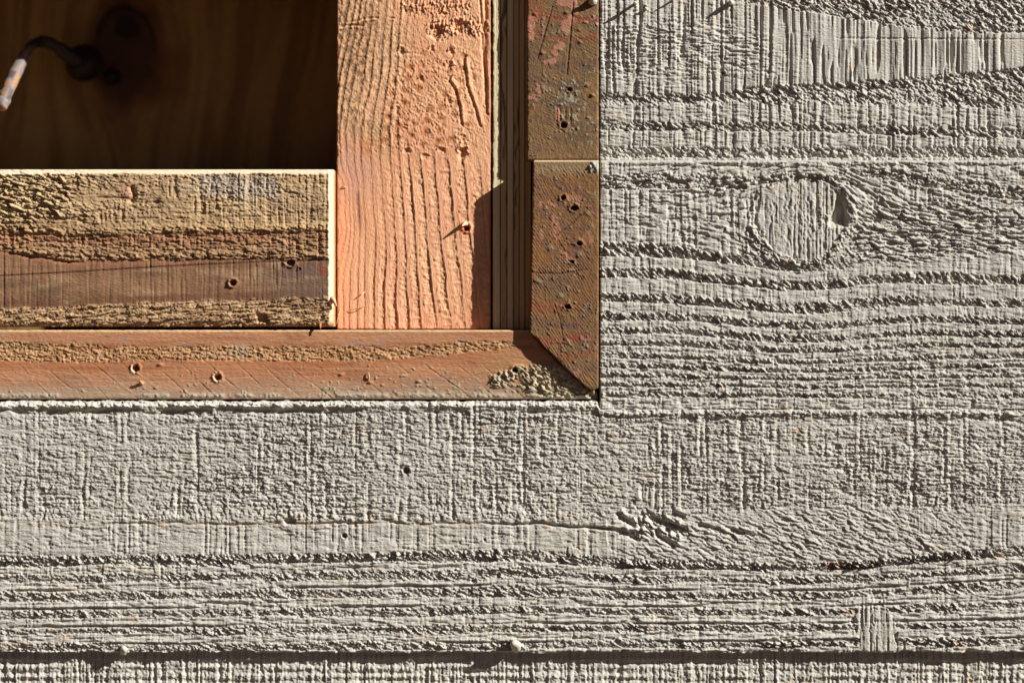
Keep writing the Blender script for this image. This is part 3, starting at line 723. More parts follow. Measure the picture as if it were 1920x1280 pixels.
    for cx, cy, r in ((254, 690, 6.5), (408, 707, 6)):
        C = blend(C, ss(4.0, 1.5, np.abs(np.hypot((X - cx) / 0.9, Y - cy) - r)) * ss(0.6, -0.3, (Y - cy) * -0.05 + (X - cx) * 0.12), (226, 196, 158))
    xr2 = np.where(X > 900, xr - X, 99)
    dd = np.minimum(np.minimum(Y - 618.5, 748 - Y), np.where(Y > 640, xr2 * 0.7, 99)) + 0.8 * vn(X / 9, Y / 6, 940)
    k = np.clip(1 - dd / 3.4, 0, 1); H -= 3.4 * (1 - np.sqrt(np.clip(1 - k * k, 0, 1)))
    o = sheet('sill_board', X, Y, H, -12, 300, C, M_WOOD, None, (170, 120, 80))
    return tag(o, 'orange brown wooden sill board with diagonal scratches, crusted with grey paint at its right end', 'sill')

# ------------------------------------------------------------------ stud
def stud():
    X, Y = grid(631, 920.5, -330, 617, 1.5)
    low = ss(275, 330, Y + 12 * vn(X / 40, Y / 40, 1000))
    # growth rings: position of each ring at three heights
    yk = [-330, 0, 130, 240, 300, 430, 610]
    offL = np.interp(Y, yk, [110, 42, 20, 0, 2, 12, 8]); offR = np.interp(Y, yk, [-10, -30, -20, -14, -12, 0, 22])
    w = ss(690, 850, X)
    u = X - offL * (1 - w) - offR * w + 4 * vn(X / 60, Y / 110, 1001) * (1 - 0.5 * low) + 2.0 * vn(X / 25, Y / 28, 1002)
    # bend of the rings at the left edge where they start from a branch
    u = u - 16 * np.exp(-((X - 640) / 26) ** 2) * ss(300, 360, Y) * (1 - ss(430, 520, Y))
    pos = [600, 612, 624, 636, 647, 662, 675, 694, 713, 733, 752, 773, 797, 824, 851, 879, 909, 940, 970]
    k = np.interp(u, pos, np.arange(len(pos))); ki = np.floor(k); fr = (k - ki).astype(F)
    late = ss(0.0, 0.05, fr) * (1 - ss(0.34, 0.46, fr + 0.12 * vn(X / 6, Y / 18, 1003)))
    prof = np.where(fr < 0.05, fr / 0.05, np.clip(1 - (fr - 0.05) / 0.75, 0, 1)) 
    Hl = (2.8 * prof - 1.2) * (0.75 + 0.5 * vn(ki * 2.3, Y / 70, 1057)) + 0.5 * np.exp(-((fr - 0.42) / 0.09) ** 2) * ss(-0.3, 0.4, vn(ki * 3.1, Y / 30, 1058))
    early = 1 - late
    rg = fbm(X / 6, Y / 5, 1005, 3) + 0.8 * np.clip(vn(X / 5, Y / 3.2, 1006), -0.2, 1)
    Hl = Hl + early * rg * 1.3 * ss(500, 600, X + 0.3 * Y + 60 * vn(X / 60, Y / 60, 1007)) * (0.25 + 0.75 * ss(680, 720, X)) + 0.15 * fbm(X / 5, Y / 9, 1008, 2)
    Hl = Hl * (0.38 + 0.62 * ss(670, 740, X + 0.25 * (Y - 450))) * (0.85 + 0.3 * vn(X / 30, Y / 60, 1056))
    # steps cut across the early wood in the lower right
    ct = (Y * 1.0 + 0.25 * X + 5 * vn(X / 20, Y / 20, 1009)) / 26.0; cf = ct - np.floor(ct)
    Hl += early * ss(760, 790, X) * 0.9 * np.exp(-((cf - 0.5) * 26 / 2.2) ** 2)
    # upper part
    ch, ra, _ = chips(X, Y, 1.45, 9, 4.0, 1010); ch2, _, _ = chips(X, Y, 0.9, 4.0, 3.0, 1014)
    Hu = (1.3 * prof - 0.6) * (1 - ss(740, 800, X)) * (0.5 + 0.6 * ss(-0.5, 0.5, vn(X / 20, Y / 60, 1054))) + 0.45 * ch2 + 0.5 * fbm(X / 5, Y / 7, 1018, 3) + 0.8 * np.clip(vn(X / 2.8, Y / 3.4, 1055) - 0.2, 0, 1) * ss(-0.2, 0.4, vn(X / 25, Y / 25, 1059))
    # rows of saw-tooth pits on a slanted lattice
    a1 = (X - 760 + 0.16 * (Y - 90)) / 25.0; b1 = (Y - 90 - 0.25 * (X - 760)) / 23.0
    par = np.mod(np.floor(a1), 2) * 0.5
    ax = a1 - np.floor(a1) - 0.5; by = b1 + par - np.floor(b1 + par) - 0.5
    idr = vn(np.floor(a1) * 3.1, np.floor(b1 + par) * 2.7, 1019)
    pit = np.exp(-((ax * 25 + 1.5 * vn(X / 8, Y / 8, 1020)) / 6.5) ** 2 - ((by * 23 + 1.5 * vn(X / 8, Y / 8, 1021)) / 5.5) ** 2) * ss(-0.6, 0.1, idr)
    pitz = ss(735, 765, X + 0.35 * (Y - 100)) * ss(70, 120, Y) * (1 - ss(265, 300, Y)) * (1 - ss(880, 905, X))
    Hu += pitz * (-1.7 * pit * (0.4 + 0.6 * ss(-0.3, 0.4, vn(X / 9, Y / 9, 1051))) + 0.8 * ch2 * (0.5 + 0.6 * vn(X / 12, Y / 12, 1052)) + 0.8 * np.clip(vn(X / 3.2, Y / 3.2, 1053), 0, 1))
    # torn out tufts
    tf = fbm(X / 9, Y / 12, 1022, 3)
    tz = np.exp(-((Y - 52) / 16) ** 2) * ss(790, 815, X) * (1 - ss(905, 925, X)) + 0.9 * np.exp(-((Y - 12) / 14) ** 2) * ss(735, 760, X) * (1 - ss(860, 900, X))
    Hu += tz * (3.8 * ch + 2.4 * tf - 0.6)
    for cx, cy, rx, ry, dp in ((820, 60, 10, 12, 6), (862, 50, 11, 10, 5), (832, 25, 8, 3, 5), (868, 288, 6, 12, 6), (752, 96, 4, 6, 4), (810, 92, 4, 5, 4), (847, 97, 4, 6, 4), (795, 292, 6, 4, 4), (828, 282, 6, 4, 4), (762, 283, 7, 4, 3.5),
                               (844, 122, 5, 6, 3.5), (790, 148, 4, 6, 3), (843, 190, 5, 6, 3), (745, 204, 4, 8, 3)):
        d = np.hypot((X - cx) / rx, (Y - cy) / ry) + 0.7 * vn(X / 5, Y / 5, 1023)
        if ry < 10: dp *= 0.55
        m = ss(1.5, 0.4, d); Hu -= dp * m; Hl -= dp * m; Hu += 2.2 * np.exp(-((d - 1.35) / 0.25) ** 2) * (Y < cy)
    # cross scores
    for yy_, x1_, dp in ((36, 740, 3.2), (46, 690, 2.4), (106, 790, 1.0)):
        yl = yy_ - 0.05 * (X - 700) + 3.5 * vn(X / 14, Y * 0, 1024 + yy_); dp = dp * ss(-0.5, 0.2, vn(X / 12, Y * 0, 1050 + yy_)) ; Hu -= dp * np.exp(-((Y - yl) / 1.5) ** 2) * (X < x1_) ; Hu += dp * .5 * np.exp(-((Y - yl - 3.5) / 2) ** 2) * (X < x1_)
    # two long lips of grain
    for pts in ([(846, 150), (858, 168), (866, 200), (869, 230)], [(874, 110), (880, 160), (896, 205), (903, 232)], [(903, -20), (907, 40), (908, 90), (916, 150), (917, 210)], [(870, 300), (880, 340), (892, 420)]):
        dx_ = poly_d(X, Y, pts); sgn = np.where(X > np.interp(Y, [p[1] for p in pts], [p[0] for p in pts]), 1, -1)
        g = np.exp(-(dx_ / 4.5) ** 2); Hu += 1.8 * g - 3.0 * np.exp(-((dx_ - 4) / 2.2) ** 2) * (sgn < 0)
    Hu -= 4.5 * np.exp(-((X - 909 - 3 * vn(Y / 18, X * 0, 1030)) / 4.0) ** 2) * (1 - ss(110, 240, Y))
    H = Hu * (1 - low) + Hl * low + 0.2 * fbm(X / 3, Y / 3, 1031, 2)
    C = colour(X.shape, (234, 178, 136))
    C = blend(C, ss(-0.3, 0.5, fbm(X / 50, Y / 90, 1032, 3)) * 0.7, (222, 156, 116))
    C = blend(C, low * late * 0.55, (218, 148, 106))
    C = blend(C, low * 0.5 * ss(-0.4, 0.5, fbm(X / 60, Y / 120, 1061, 2)), (230, 166, 134))
    C = blend(C, low * 0.5 * np.exp(-((fr - 0.10) / 0.07) ** 2), (238, 196, 156))
    C = blend(C, low * 0.55 * np.exp(-((fr - 0.97) / 0.05) ** 2), (176, 108, 66))
    C = blend(C, low * early * 0.35 * ss(0, 0.6, vn(X / 20, Y / 30, 1033)), (226, 176, 130))
    tan = (1 - low) * ss(800, 640, X + 40 * vn(X / 60, Y / 60, 1034))
    C = blend(C, tan * 0.6, (208, 168, 122))
    C = blend(C, tan * 0.75 * ss(0.45, 0.9, fr) * ss(-0.4, 0.3, vn(ki * 2.7, Y / 60, 1062)), (138, 104, 74))
    C = blend(C, tan * ss(0.1, 0.5, fbm(X / 3.2, Y / 5, 1035, 3) + 0.35 * ss(.35, .8, fr) + 0.1) * 0.85 * (1 - ss(200, 290, Y)), (112, 86, 64))
    C = blend(C, (1 - low) * 0.9 * ss(0.05, 0.7, pit + 0.25 * vn(X / 4, Y / 4, 1060)) * pitz, (180, 112, 62))
    C = blend(C, 0.85 * ss(28, 4, np.hypot((X - 684) * 1.0, (Y - 278) * 0.8) + 8 * vn(X / 9, Y / 9, 1036)), (206, 132, 84))
    C = blend(C, 0.55 * ss(90, 20, np.hypot((X - 640), (Y - 340) * 0.6) + 15 * vn(X / 15, Y / 15, 1037)), (218, 152, 120))
    C = blend(C, 0.30 * ss(60, 10, np.hypot((X - 660), (Y - 325) * 0.8) + 15 * vn(X / 9, Y / 9, 1038)), (176, 150, 142))
    dk = np.exp(-((u - 662) / 5) ** 2) * ss(350, 370, Y) * (1 - ss(400, 450, Y)) 
    C = blend(C, dk * 0.8, (118, 92, 76))
    C = blend(C, 0.4 * low * early * ss(0.25, 0.6, fbm(X / 18, Y / 14, 1039, 3)) * ss(740, 800, X), (186, 150, 124))
    C = blend(C, ss(3.5, 1.0, X - 631) * 0.8, (156, 78, 48)); C = blend(C, ss(3.5, 1.0, 920 - X) * 0.6, (150, 84, 50))  # left edge darkened in colour for the shade where it turns from the sun
    H = hole(H, X, Y, 875, 427, 5.8, 26, 2.2)
    C = blend(C, ss(4, 1, poly_d(X, Y, [(867, 430), (872, 437)])), (210, 90, 50))
    H += ease(X, Y, 631, 920.5, 0, 617, 3.5, 1.0, 'lr') + ease(X, Y, 0, 0, 0, 617, 2.0, 0.6, 'b')
    o = sheet('stud', X, Y, H, -50, 285, C, M_STUD, None, (180, 112, 70))
    return tag(o, 'pinkish orange upright timber stud with raised curved grain and torn upper part', 'timber')

# ------------------------------------------------------------------ plywood edge: seven veneers
def plywood():
    root = empty('plywood_sheet', 0, 0, 0, 'plywood edge of striped pale and brown veneers between the stud and the trim blocks', 'plywood')
    xs = [923.5, 938, 950.5, 963, 973.5, 984, 996]
    cols = [(240, 222, 178), (230, 194, 142), (246, 224, 176), (230, 194, 142), (240, 208, 152), (230, 196, 138)]
    zs = [0, -1.6, 0.4, -1.3, -0.2, -0.8]
    for i in range(6):
        X, Y = grid(xs[i] + 0.4, xs[i + 1] - 0.3, -330, 616.5, 1.4)
        n = 1100 + 10 * i
        rough = 1.0 if i in (1, 3) else 0.25
        H = rough * (0.9 * fbm(X / 3.5, Y / 9, n, 3) + 0.5 * vn(X / 2, Y / 2.5, n + 3)) + 0.3 * vn(X / 2.4, Y / 70, n + 4)
        C = colour(X.shape, cols[i]); 
        C = blend(C, 0.5 * ss(-0.2, 0.6, vn(X / 3, Y / 90, n + 5)), tuple(int(c * 0.86) for c in cols[i]))
        if i in (1, 3):
            wv = vn((X + 5 * vn(X / 30, Y / 40, n + 7)) / 4.0, Y / 45, n + 6)
            C = blend(C, 0.75 * ss(0.2, 0.6, wv), (96, 66, 38)); H -= 1.2 * ss(0.2, 0.6, wv)
        C = blend(C, ss(1.6, 0.3, np.minimum(X - xs[i], xs[i + 1] - X)) * 0.75, (82, 60, 38))
        if i == 0:
            H += ease(X, Y, xs[0], 0, 0, 0, 2.5, 1.2, 'l')
        sheet('veneer', X, Y, H, -49 + zs[i], 280, C, M_PLY, root)
    return root

# ------------------------------------------------------------------ short board
def short_board():
    X, Y = grid(-1000, 625, 317.5, 612, 1.5)
    b1 = np.interp(X, [-1000, 0, 150, 300, 615], [430, 432, 442, 438, 432]) + 2.5 * vn(X / 25, Y * 0, 1200)
    b2 = np.interp(X, [-1000, 0, 60, 130, 300, 615], [462, 470, 480, 491, 488, 484]) + 2.0 * vn(X / 20, Y * 0, 1201)
    b3 = np.interp(X, [-1000, 0, 300, 450, 615], [580, 579, 567, 563, 556]) + 2.5 * vn(X / 12, Y * 0, 1202)
    ch, ra, _ = chips(X, Y, 0.12, 16, 4.0, 1203); ch2, _, _ = chips(X, Y, 0.30, 7, 2.7, 1207, 0.4); ch3, _, _ = chips(X, Y + 5 * vn(X / 26, Y / 14, 1219), 0.30, 26, 5.0, 1211)
    ch4, _, _ = chips(X, Y, -0.20, 28, 3.6, 1215)
    swl = saw(X, Y, 1220); fb = fibre(X, Y, 1225, 30, 2.4)
    jag = 2.5 * vn(X / 9, Y / 12, 1227) + 1.5 * vn(X / 4, Y / 6, 1228)
    top = 1 - ss(-1, 2, Y - b1 + jag)
    mid = ss(-1, 2, Y - b1 + jag) * (1 - ss(-1.2, 1, Y - b2 + 0.6 * jag))
    sm = ss(-1.2, 1, Y - b2 + 0.6 * jag) * (1 - ss(-1, 1, Y - b3 + jag))
    bot = ss(-1, 1, Y - b3 + jag)
    shag = ss(230, 90, X + 0.6 * (Y - 330) + 50 * fbm(X / 45, Y / 30, 1229, 2)) * ss(455, 400, Y)
    Ht = 0.55 * ch2 + 0.5 * fb + 0.5 * np.clip(fbm(X / 4, Y / 3, 1271, 2), 0, 1) * 2 * ss(-0.2, 0.5, vn(X / 40, Y / 20, 1272)) + 0.5 * swl * ss(330, 420, X + 40 * vn(X / 50, Y / 50, 1230)) + 0.5 * fbm(X / 8, Y / 8, 1231, 2)
    Ht = Ht * (1 - shag) + shag * (3.6 * ch3 + 0.9 * ch2 + 1.3 * fibre(X, Y - 0.3 * X + 9 * vn(X / 22, Y / 16, 1286), 1287, 12, 2.6) + 0.8)
    edgeb = np.exp(-((Y - b1 + 7) / 6.0) ** 2)
    Ht += edgeb * (1.3 + 2.2 * ch)
    Ht += 1.3 * np.clip(chips(X, Y, 0.1, 10, 3.4, 1290, 0.4)[0], -0.5, 1) * ss(0.0, 0.5, fbm(X / 60, Y / 14, 1294, 2) + 0.15)
    Hm = -0.6 + 0.9 * ch + 0.6 * ch2 + 0.5 * fb + 0.5 * swl * (1 - ss(455, 468, Y))
    Hm += np.exp(-((Y - b2 + 8) / 6.0) ** 2) * (1.0 + 1.6 * ch)
    Hs = -1.6 + 0.42 * swl + 0.16 * fbm(X / 5, Y / 5, 1232, 2) - 0.8 * ss(0.45, 0.65, vn(X / 2.6, Y / 70, 1233)) * (0.4 + 0.6 * ss(0, 0.5, vn(X / 60, Y / 60, 1234)))
    Hb = 0.2 + 2.4 * ch4 + 0.6 * ch2 + 0.9 * fb
    Ht -= (1.2 + 1.6 * shag) * slits(X, Y + 4 * vn(X / 30, Y / 20, 1260), 1261, 16, 3.0) * (0.25 + 0.75 * np.clip(shag + ss(0.2, 0.6, vn(X / 50, Y / 20, 1262)), 0, 1))
    Hm -= 1.5 * slits(X, Y, 1264, 14, 2.8); Hb -= 1.7 * slits(X, Y + 0.18 * X, 1267, 22, 3.2)
    Ht += 0.7 * saw(X * 1.1, Y, 1280) * ss(0, 0.5, vn(X / 50, Y / 25, 1284)) * (1 - shag); Hm += 0.7 * saw(X * 1.1, Y, 1280) * ss(-0.2, 0.4, vn(X / 40, Y / 25, 1285))
    H = top * Ht * 1.5 + mid * Hm * 1.6 + sm * Hs + bot * Hb * 1.35
    H += 0.2 * fbm(X / 3, Y / 3, 1235, 2)
    # deep hollow left of the dark curve, crack, notch
    H -= 3.0 * np.exp(-((Y - b2 - 1 ) / 3.0) ** 2) * np.interp(X, [0, 40, 140, 190], [0.3, 1, 1, 0.35])
    crack = poly_d(X, Y, [(-200, 523), (0, 517), (120, 511), (300, 500), (480, 491), (540, 489), (620, 488)])
    H -= 1.5 * np.exp(-(crack / 0.9) ** 2)
    for pts, w_, dp in (([(180, 370), (240, 371)], 1.2, 2.5), ([(247, 352), (252, 366), (246, 376)], 4.0, 8.0), ([(288, 379), (296, 378)], 3.0, 6.0), ([(270, 379), (360, 381), (520, 380)], 0.9, 1.0), ([(60, 412), (340, 409), (620, 403)], 0.9, 0.9)):
        d = poly_d(X, Y, pts) + 0.8 * vn(X / 4, Y / 4, 1236); H -= dp * np.exp(-(d / w_) ** 2)
    pat = ss(1.1, 0.6, np.hypot((X - 435) / 85, (Y - 352) / 30) + 0.4 * vn(X / 25, Y / 12, 1237))
    H += pat * 0.8 * ch2 + pat * 0.5 * swl
    H = hole(H, X, Y, 436, 530, 5.2, 16, 2.6, 1.1); H = hole(H, X, Y, 545, 493, 5.0, 12, 2.2, 1.6); H = hole(H, X, Y, 562, 504, 2.2, 6, 1.2)
    m = ss(1.2, 0.8, np.maximum(np.abs(X - 492 - 0.3 * (Y - 597)) / 10, np.abs(Y - 597) / 8) + 0.2 * vn(X / 5, Y / 5, 1238)); H -= 7 * m
    # colours
    C = colour(X.shape, (198, 168, 126))
    C = blend(C, 0.8 * top * ss(-0.2, 0.5, fbm(X / 120, Y / 18, 1240, 3)), (180, 150, 116))
    C = blend(C, 0.7 * top * ss(0.0, 0.5, fbm(X / 70, Y / 11, 1241, 3)), (188, 154, 120))
    C = blend(C, 0.5 * pat, (166, 164, 160))
    C = blend(C, 0.9 * shag, (200, 174, 134)); C = blend(C, 0.6 * shag * ss(-0.2, 0.4, -ch3), (128, 100, 58))
    C = blend(C, 0.6 * edgeb, (198, 158, 112))
    C = blend(C, 0.45 * top * ss(395, 425, Y), (180, 148, 106))
    C = blend(C, 0.9 * mid, (166, 130, 96)); C = blend(C, 0.7 * mid * (1 - ss(452, 466, Y + 4 * vn(X / 30, Y / 9, 1242))), (162, 112, 80))
    C = blend(C, 0.6 * mid * ss(0.0, 0.5, fbm(X / 60, Y / 8, 1243, 3)), (166, 130, 92))
    C = blend(C, 0.97 * sm, (152, 112, 84))
    C = blend(C, 0.75 * sm * ss(-0.2, 0.5, fbm(X / 110, Y / 22, 1244, 3)), (118, 88, 68))
    C = blend(C, 0.6 * sm * ss(0.05, 0.5, fbm(X / 60, Y / 30, 1245, 3)), (156, 118, 84))
    C = blend(C, 0.8 * sm * np.exp(-np.clip(Y - b2, 0, 99) / 8.0), (146, 92, 68))
    C = blend(C, 0.7 * sm * ss(12, 3, np.abs(Y - b3 + 8)), (116, 74, 54))
    C = blend(C, 0.55 * sm * ss(140, 20, np.hypot(X - 590, (Y - 530) * 2)), (112, 98, 92))
    C = blend(C, 0.7 * ss(14, 2, np.hypot((X - 605), (Y - 508) * .6)), (160, 78, 58))
    C = blend(C, 0.8 * bot, (190, 156, 118)); C = blend(C, 0.6 * bot * ss(0, 0.5, fbm(X / 40, Y / 5, 1246, 3)), (146, 104, 68))
    C = blend(C, 0.5 * ss(0.05, 0.5, fbm(X / 110, Y / 13, 1273, 4)), (120, 92, 66))
    C = blend(C, 0.4 * ss(0.1, 0.5, fbm(X / 60, Y / 4, 1281, 3)), (132, 98, 68))
    C = blend(C, 0.3 * ss(0.15, 0.6, fbm(X / 45, Y / 14, 1277, 4)), (196, 168, 132))
    vl = ss(0.3, 0.7, vn(X / 2.4, Y / 50, 1247)) * (sm + 0.4 * top)
    C = blend(C, 0.35 * vl, (88, 64, 50))
    C = blend(C, ss(2.4, 0.8, crack) * 0.7, (60, 38, 28))
    C = blend(C, ss(14, 5, np.hypot((X - 236) , (Y - 362)) + 3 * vn(X / 5, Y / 5, 1248)) * 0.7, (188, 134, 108))
    # arris along the top and the right end, its sunlit brightness put into the colour
    at_ = ss(9.5, 7.0, Y - 317.5 + 1.8 * vn(X / 26, Y / 9, 1249) + 1.2 * vn(X / 6, Y / 6, 1251) - 1.5 * ss(200, 60, X)); ar = ss(10.5, 8.0, 625 - X + 1.2 * vn(X / 4, Y / 5, 1252) + 1.4 * vn(X / 9, Y / 20, 1250))
    bev = np.maximum(at_, ar)
    C = blend(C, bev, (236, 214, 182)); C = blend(C, ar * 0.5 * ss(520, 610, Y), (226, 170, 130))
    H = H * (1 - 0.85 * bev)
    H -= np.clip(10 - (625 - X), 0, 10) * 0.62 * ar + np.clip(9 - (Y - 317.5), 0, 9) * 0.62 * at_
    dd = 612 - Y; tb = np.clip(1 - dd / 11, 0, 1); H -= 7 * tb ** 1.7
    C = blend(C, ss(9, 4, dd) * 0.7, (206, 156, 108))
    o = sheet('short_board', X, Y, H, -6, 120, C, M_WOOD, None, (196, 150, 104))
    return tag(o, 'short weathered brown board with edges coloured pale as if sunlit, lying on the sill', 'board')

# ------------------------------------------------------------------ dark plywood behind
def back_panel():
    xs = np.linspace(-1000, 1100, 420).astype(F); ys = np.linspace(-420, 760, 236).astype(F)
    X, Y = np.meshgrid(xs, ys)
    r = np.hypot((X - 236) / 0.62, Y - 110); th = np.arctan2(Y - 110, (X - 236) / 0.62)
    rr = r + 12 * vn(X / 30, Y / 40, 1300)
    # grain: upright, spreading round the knot
    u = X + 70 * vn(X / 260, Y / 240, 1309) + np.sign(X - 236) * (-60) * np.exp(-((X - 236) / 130) ** 2) * np.exp(-((Y - 110) / 120) ** 2) + 0.10 * (Y - 300) * ss(300, 600, X)
    g = fbm(u / 26, Y / 320, 1301, 3) + 0.5 * vn(u / 9, Y / 260, 1305)
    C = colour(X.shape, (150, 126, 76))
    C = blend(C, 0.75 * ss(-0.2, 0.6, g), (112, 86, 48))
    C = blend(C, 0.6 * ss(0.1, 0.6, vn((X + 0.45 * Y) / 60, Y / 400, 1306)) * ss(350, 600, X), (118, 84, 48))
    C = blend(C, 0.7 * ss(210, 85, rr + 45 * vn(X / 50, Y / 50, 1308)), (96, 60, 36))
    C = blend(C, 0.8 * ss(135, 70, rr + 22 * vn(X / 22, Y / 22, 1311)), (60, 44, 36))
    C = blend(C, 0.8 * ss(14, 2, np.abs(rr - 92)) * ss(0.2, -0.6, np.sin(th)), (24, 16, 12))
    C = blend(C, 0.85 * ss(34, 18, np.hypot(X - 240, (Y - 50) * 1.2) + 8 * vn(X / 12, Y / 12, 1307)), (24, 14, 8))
    H = 0.5 * g
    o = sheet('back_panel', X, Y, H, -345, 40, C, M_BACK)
    return tag(o, 'shadowed dark plywood panel with a knot, at the back of the window recess', 'panel')

# ------------------------------------------------------------------ rusty bent hook
def tube(name, pts, rads, parent, seed=0, nseg=20, per=10, lump=0.12, dark=0.0):
    P = np.array(pts, float); R = np.array(rads, float)
    t = np.arange(len(P)); tt_ = np.linspace(0, len(P) - 1, (len(P) - 1) * per + 1)
    def cr(A):
        out = []
        for q in tt_:
            i = min(int(q), len(A) - 2); f = q - i
            p0 = A[max(i - 1, 0)]; p1 = A[i]; p2 = A[i + 1]; p3 = A[min(i + 2, len(A) - 1)]
            out.append(0.5 * ((2 * p1) + (-p0 + p2) * f + (2 * p0 - 5 * p1 + 4 * p2 - p3) * f * f + (-p0 + 3 * p1 - 3 * p2 + p3) * f ** 3))
        return np.array(out)
    Q = cr(P); RR = cr(R[:, None])[:, 0]
    T = np.gradient(Q, axis=0); T /= np.linalg.norm(T, axis=1)[:, None]
    up = np.array([0.3, 0.2, 1.0]); N = np.cross(T, up); N /= np.linalg.norm(N, axis=1)[:, None]; B = np.cross(T, N)
    ang = np.linspace(0, 2 * math.pi, nseg, endpoint=False)
    n = len(Q)
    A_, I_ = np.meshgrid(ang, np.arange(n))
    k = 1 + lump * vn(I_ / 3.0 + 7, np.cos(A_) * 1.4 + 5, seed) + lump * 0.8 * vn(I_ / 3.0, np.sin(A_) * 1.4, seed + 1)
    V = Q[:, None, :] + (RR[:, None] * k)[..., None] * (np.cos(A_)[..., None] * N[:, None, :] + np.sin(A_)[..., None] * B[:, None, :])
    W = V.reshape(-1, 3)
    cn = vn(I_ / 4.0, A_ * 1.3, seed + 2) 
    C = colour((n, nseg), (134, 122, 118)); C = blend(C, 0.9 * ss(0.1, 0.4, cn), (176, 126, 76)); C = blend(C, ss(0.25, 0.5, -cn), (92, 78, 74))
    C = blend(C, np.full((n, nseg), dark, F) if name != 'shank' else 0.92 * (1 - ss(0.42, 0.62, I_ / n)), (16, 14, 13))  # inner half of the shank blackened: the recess's shade put into its colour
    C = C.reshape(-1, 3)
    Wc = np.concatenate([W, Q[:1], Q[-1:]]); C = np.concatenate([C, C[:1], C[-1:]])
    world_ = np.stack([(Wc[:, 0] - 960) * (DIST - Wc[:, 2]) / DIST * S, -Wc[:, 2] * S, (640 - Wc[:, 1]) * (DIST - Wc[:, 2]) / DIST * S], -1)
    ids = np.arange(n * nseg).reshape(n, nseg); nxt = np.roll(ids, -1, 1)
    quads = np.stack([ids[:-1], ids[1:], nxt[1:], nxt[:-1]], -1).reshape(-1, 4)
    tr = np.concatenate([np.stack([np.full(nseg, n * nseg), ids[0], nxt[0]], -1), np.stack([np.full(nseg, n * nseg + 1), nxt[-1], ids[-1]], -1)])
    return from_arrays(name, world_, quads, C, M_RUST, parent, True, tr)

def backing():
    X, Y = np.meshgrid(np.linspace(1000, 1300, 30).astype(F), np.linspace(-400, 900, 60).astype(F))
    o = sheet('backing_stud', X, Y, 0 * X, -126, 200, colour(X.shape, (120, 90, 60)), M_WOOD)
    return tag(o, 'dark backing stud behind the joint of trim blocks and planks', 'timber')

def hook():
    root = empty('rusty_hook', 0, 0, 0, 'bent rusty iron hook on a round dark knob in the shadowed recess', 'hook')
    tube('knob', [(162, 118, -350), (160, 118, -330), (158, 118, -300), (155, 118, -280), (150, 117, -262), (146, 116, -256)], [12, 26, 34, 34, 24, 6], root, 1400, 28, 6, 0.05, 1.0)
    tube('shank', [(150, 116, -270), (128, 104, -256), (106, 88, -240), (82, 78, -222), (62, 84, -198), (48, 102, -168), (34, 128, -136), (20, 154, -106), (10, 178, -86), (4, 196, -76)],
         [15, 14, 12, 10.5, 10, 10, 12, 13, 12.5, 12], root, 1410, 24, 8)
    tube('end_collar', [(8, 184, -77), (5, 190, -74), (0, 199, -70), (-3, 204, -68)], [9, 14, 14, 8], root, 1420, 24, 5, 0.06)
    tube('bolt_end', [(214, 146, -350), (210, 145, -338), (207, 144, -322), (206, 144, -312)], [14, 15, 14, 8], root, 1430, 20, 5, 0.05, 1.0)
    return root

# ------------------------------------------------------------------ splinters standing out of the surfaces
def splinter(pts, rads, seed, rgb, parent):
    o = tube('splinter', pts, rads, parent, seed, 7, 4, 0.3)
    me = o.data; at = me.color_attributes['wood_colour']; n = len(me.vertices)
    c = np.ones((n, 4), F); c[:, :3] = lin(rgb); at.data.foreach_set('color', c.ravel())
    me.materials[0] = M_PAINT
    return o

bk = backing(); up_b = block_upper(); lo_b = block_lower(); sl = sill(); st = stud(); pw = plywood(); sb = short_board(); bp = back_panel(); hk = hook()
PW = (206, 200, 184)
splinter([(1192, 8, -25), (1191, 6, -8), (1190, 4, 4)], [3.4, 3, 1.5], 1500, PW, wall)
splinter([(1372, 6, -25), (1370, 4, -10), (1371, 3, -2)], [4.5, 4, 1.5], 1501, PW, wall)
splinter([(1262, 2, -25), (1262, -1, -12), (1264, -4, -6)], [2.5, 2, 1], 1502, PW, wall)
splinter([(1212, 18, -25), (1211, 16, -17), (1210, 14, -13)], [3, 2.5, 1], 1503, PW, wall)
splinter([(968, 1212, -2), (966, 1208, 12), (960, 1206, 22)], [11, 10, 4], 1504, PW, wall)
splinter([(232, 1222, -4), (231, 1217, 6), (229, 1214, 12)], [7, 7, 3], 1505, PW, wall)
splinter([(1112, 4, -24), (1111, -1, -12), (1108, -3, -5)], [8, 7, 2], 1506, PW, up_b)
splinter([(875, 420, -54), (872, 419, -44), (866, 424, -32)], [4, 3.6, 1.2], 1507, (232, 190, 150), st)
splinter([(622, 560, -12), (627, 566, -4), (630, 574, -6)], [5, 4, 1.5], 1508, (232, 180, 140), sb)
splinter([(600, 606, -10), (600, 610, -4), (601, 616, -2)], [2.5, 2, 1], 1509, (210, 130, 80), sb)
splinter([(266, 720, -16), (265, 717, -8), (262, 713, -2)], [3.4, 3, 1], 1510, (214, 160, 110), sl)
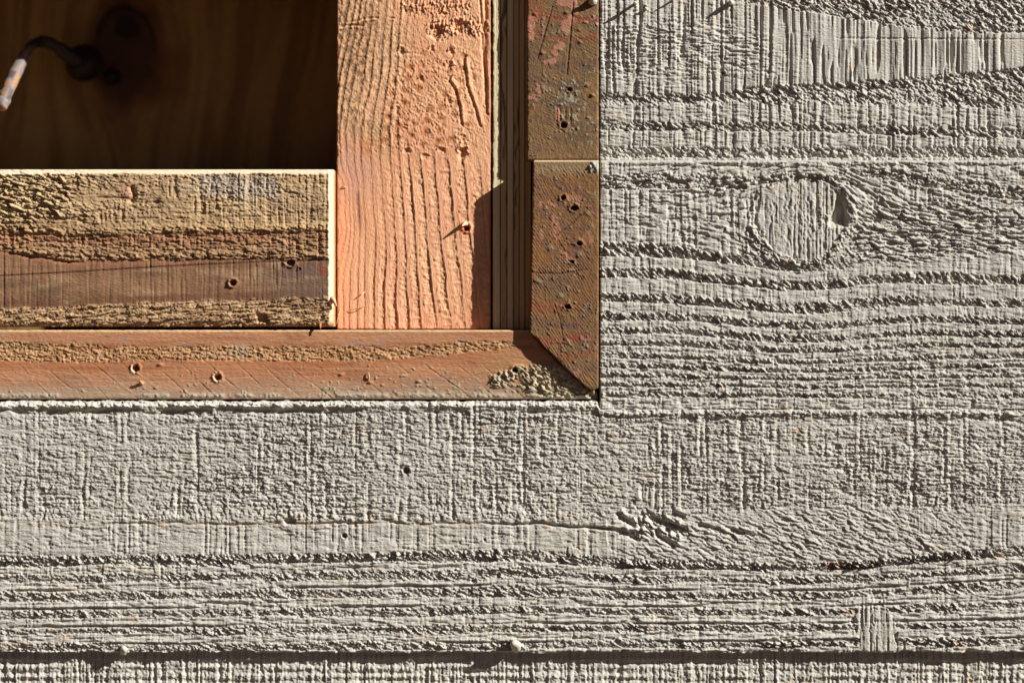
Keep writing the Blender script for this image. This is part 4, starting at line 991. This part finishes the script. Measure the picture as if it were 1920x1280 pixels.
splinter([(690, 716, -14), (692, 706, -8), (691, 698, -9)], [2, 1.8, 1], 1511, (206, 176, 128), sl)
splinter([(640, 352 + 0, -52), (645, 350, -47), (650, 352, -49)], [1.5, 1.5, .6], 1512, (226, 190, 150), st)
splinter([(686, 573, -52), (672, 578, -44), (652, 582, -49)], [0.9, 0.8, .5], 1513, (206, 140, 90), st)
splinter([(683, 547, -52), (678, 552, -44), (672, 556, -47)], [1.4, 1.2, .5], 1514, (226, 190, 150), st)
splinter([(640, 575, -52), (635, 590, -46), (631, 608, -49)], [0.9, 0.8, .5], 1515, (226, 190, 150), st)

# ------------------------------------------------------------------ rest of the window frame, outside the picture
def plain_board(name, x0, x1, y0, y1, z0, depth, rgb, label, cat):
    X, Y = np.meshgrid(np.linspace(x0, x1, 60).astype(F), np.linspace(y0, y1, 60).astype(F))
    H = 0.8 * vn(X / 30, Y / 30, 1600)
    o = sheet(name, X, Y, H, z0, depth, colour(X.shape, rgb), M_WOOD)
    return tag(o, label, cat)
plain_board('head_board', -1000, 986, -205, -64, -22, 322, (176, 116, 76), 'head board closing the top of the window recess', 'board')
plain_board('jamb_board', -1038, -1001, -205, 750, -6, 360, (176, 116, 76), 'jamb board closing the far left of the window recess', 'board')

# ------------------------------------------------------------------ ground
xs = np.concatenate([-np.geomspace(150, 1, 30), np.linspace(-0.9, 0.9, 7), np.geomspace(1, 150, 30)]).astype(F)
GX, GY = np.meshgrid(xs, xs)
GZ = -1.32 + 0.01 * vn(GX, GY, 1700)
ids = np.arange(GX.size).reshape(GX.shape)
gq = np.stack([ids[:-1, :-1], ids[:-1, 1:], ids[1:, 1:], ids[1:, :-1]], -1).reshape(-1, 4)
GC = blend(colour(GX.shape, (84, 62, 40)), ss(-0.4, 0.6, vn(GX, GY, 1701)) * 0.6, (72, 56, 38)).reshape(-1, 3)
g = from_arrays('ground', np.stack([GX, GY, GZ], -1).reshape(-1, 3), gq, GC, material('dry_earth', 0.4, 12, 0.95, 0.2))
g['kind'] = 'structure'
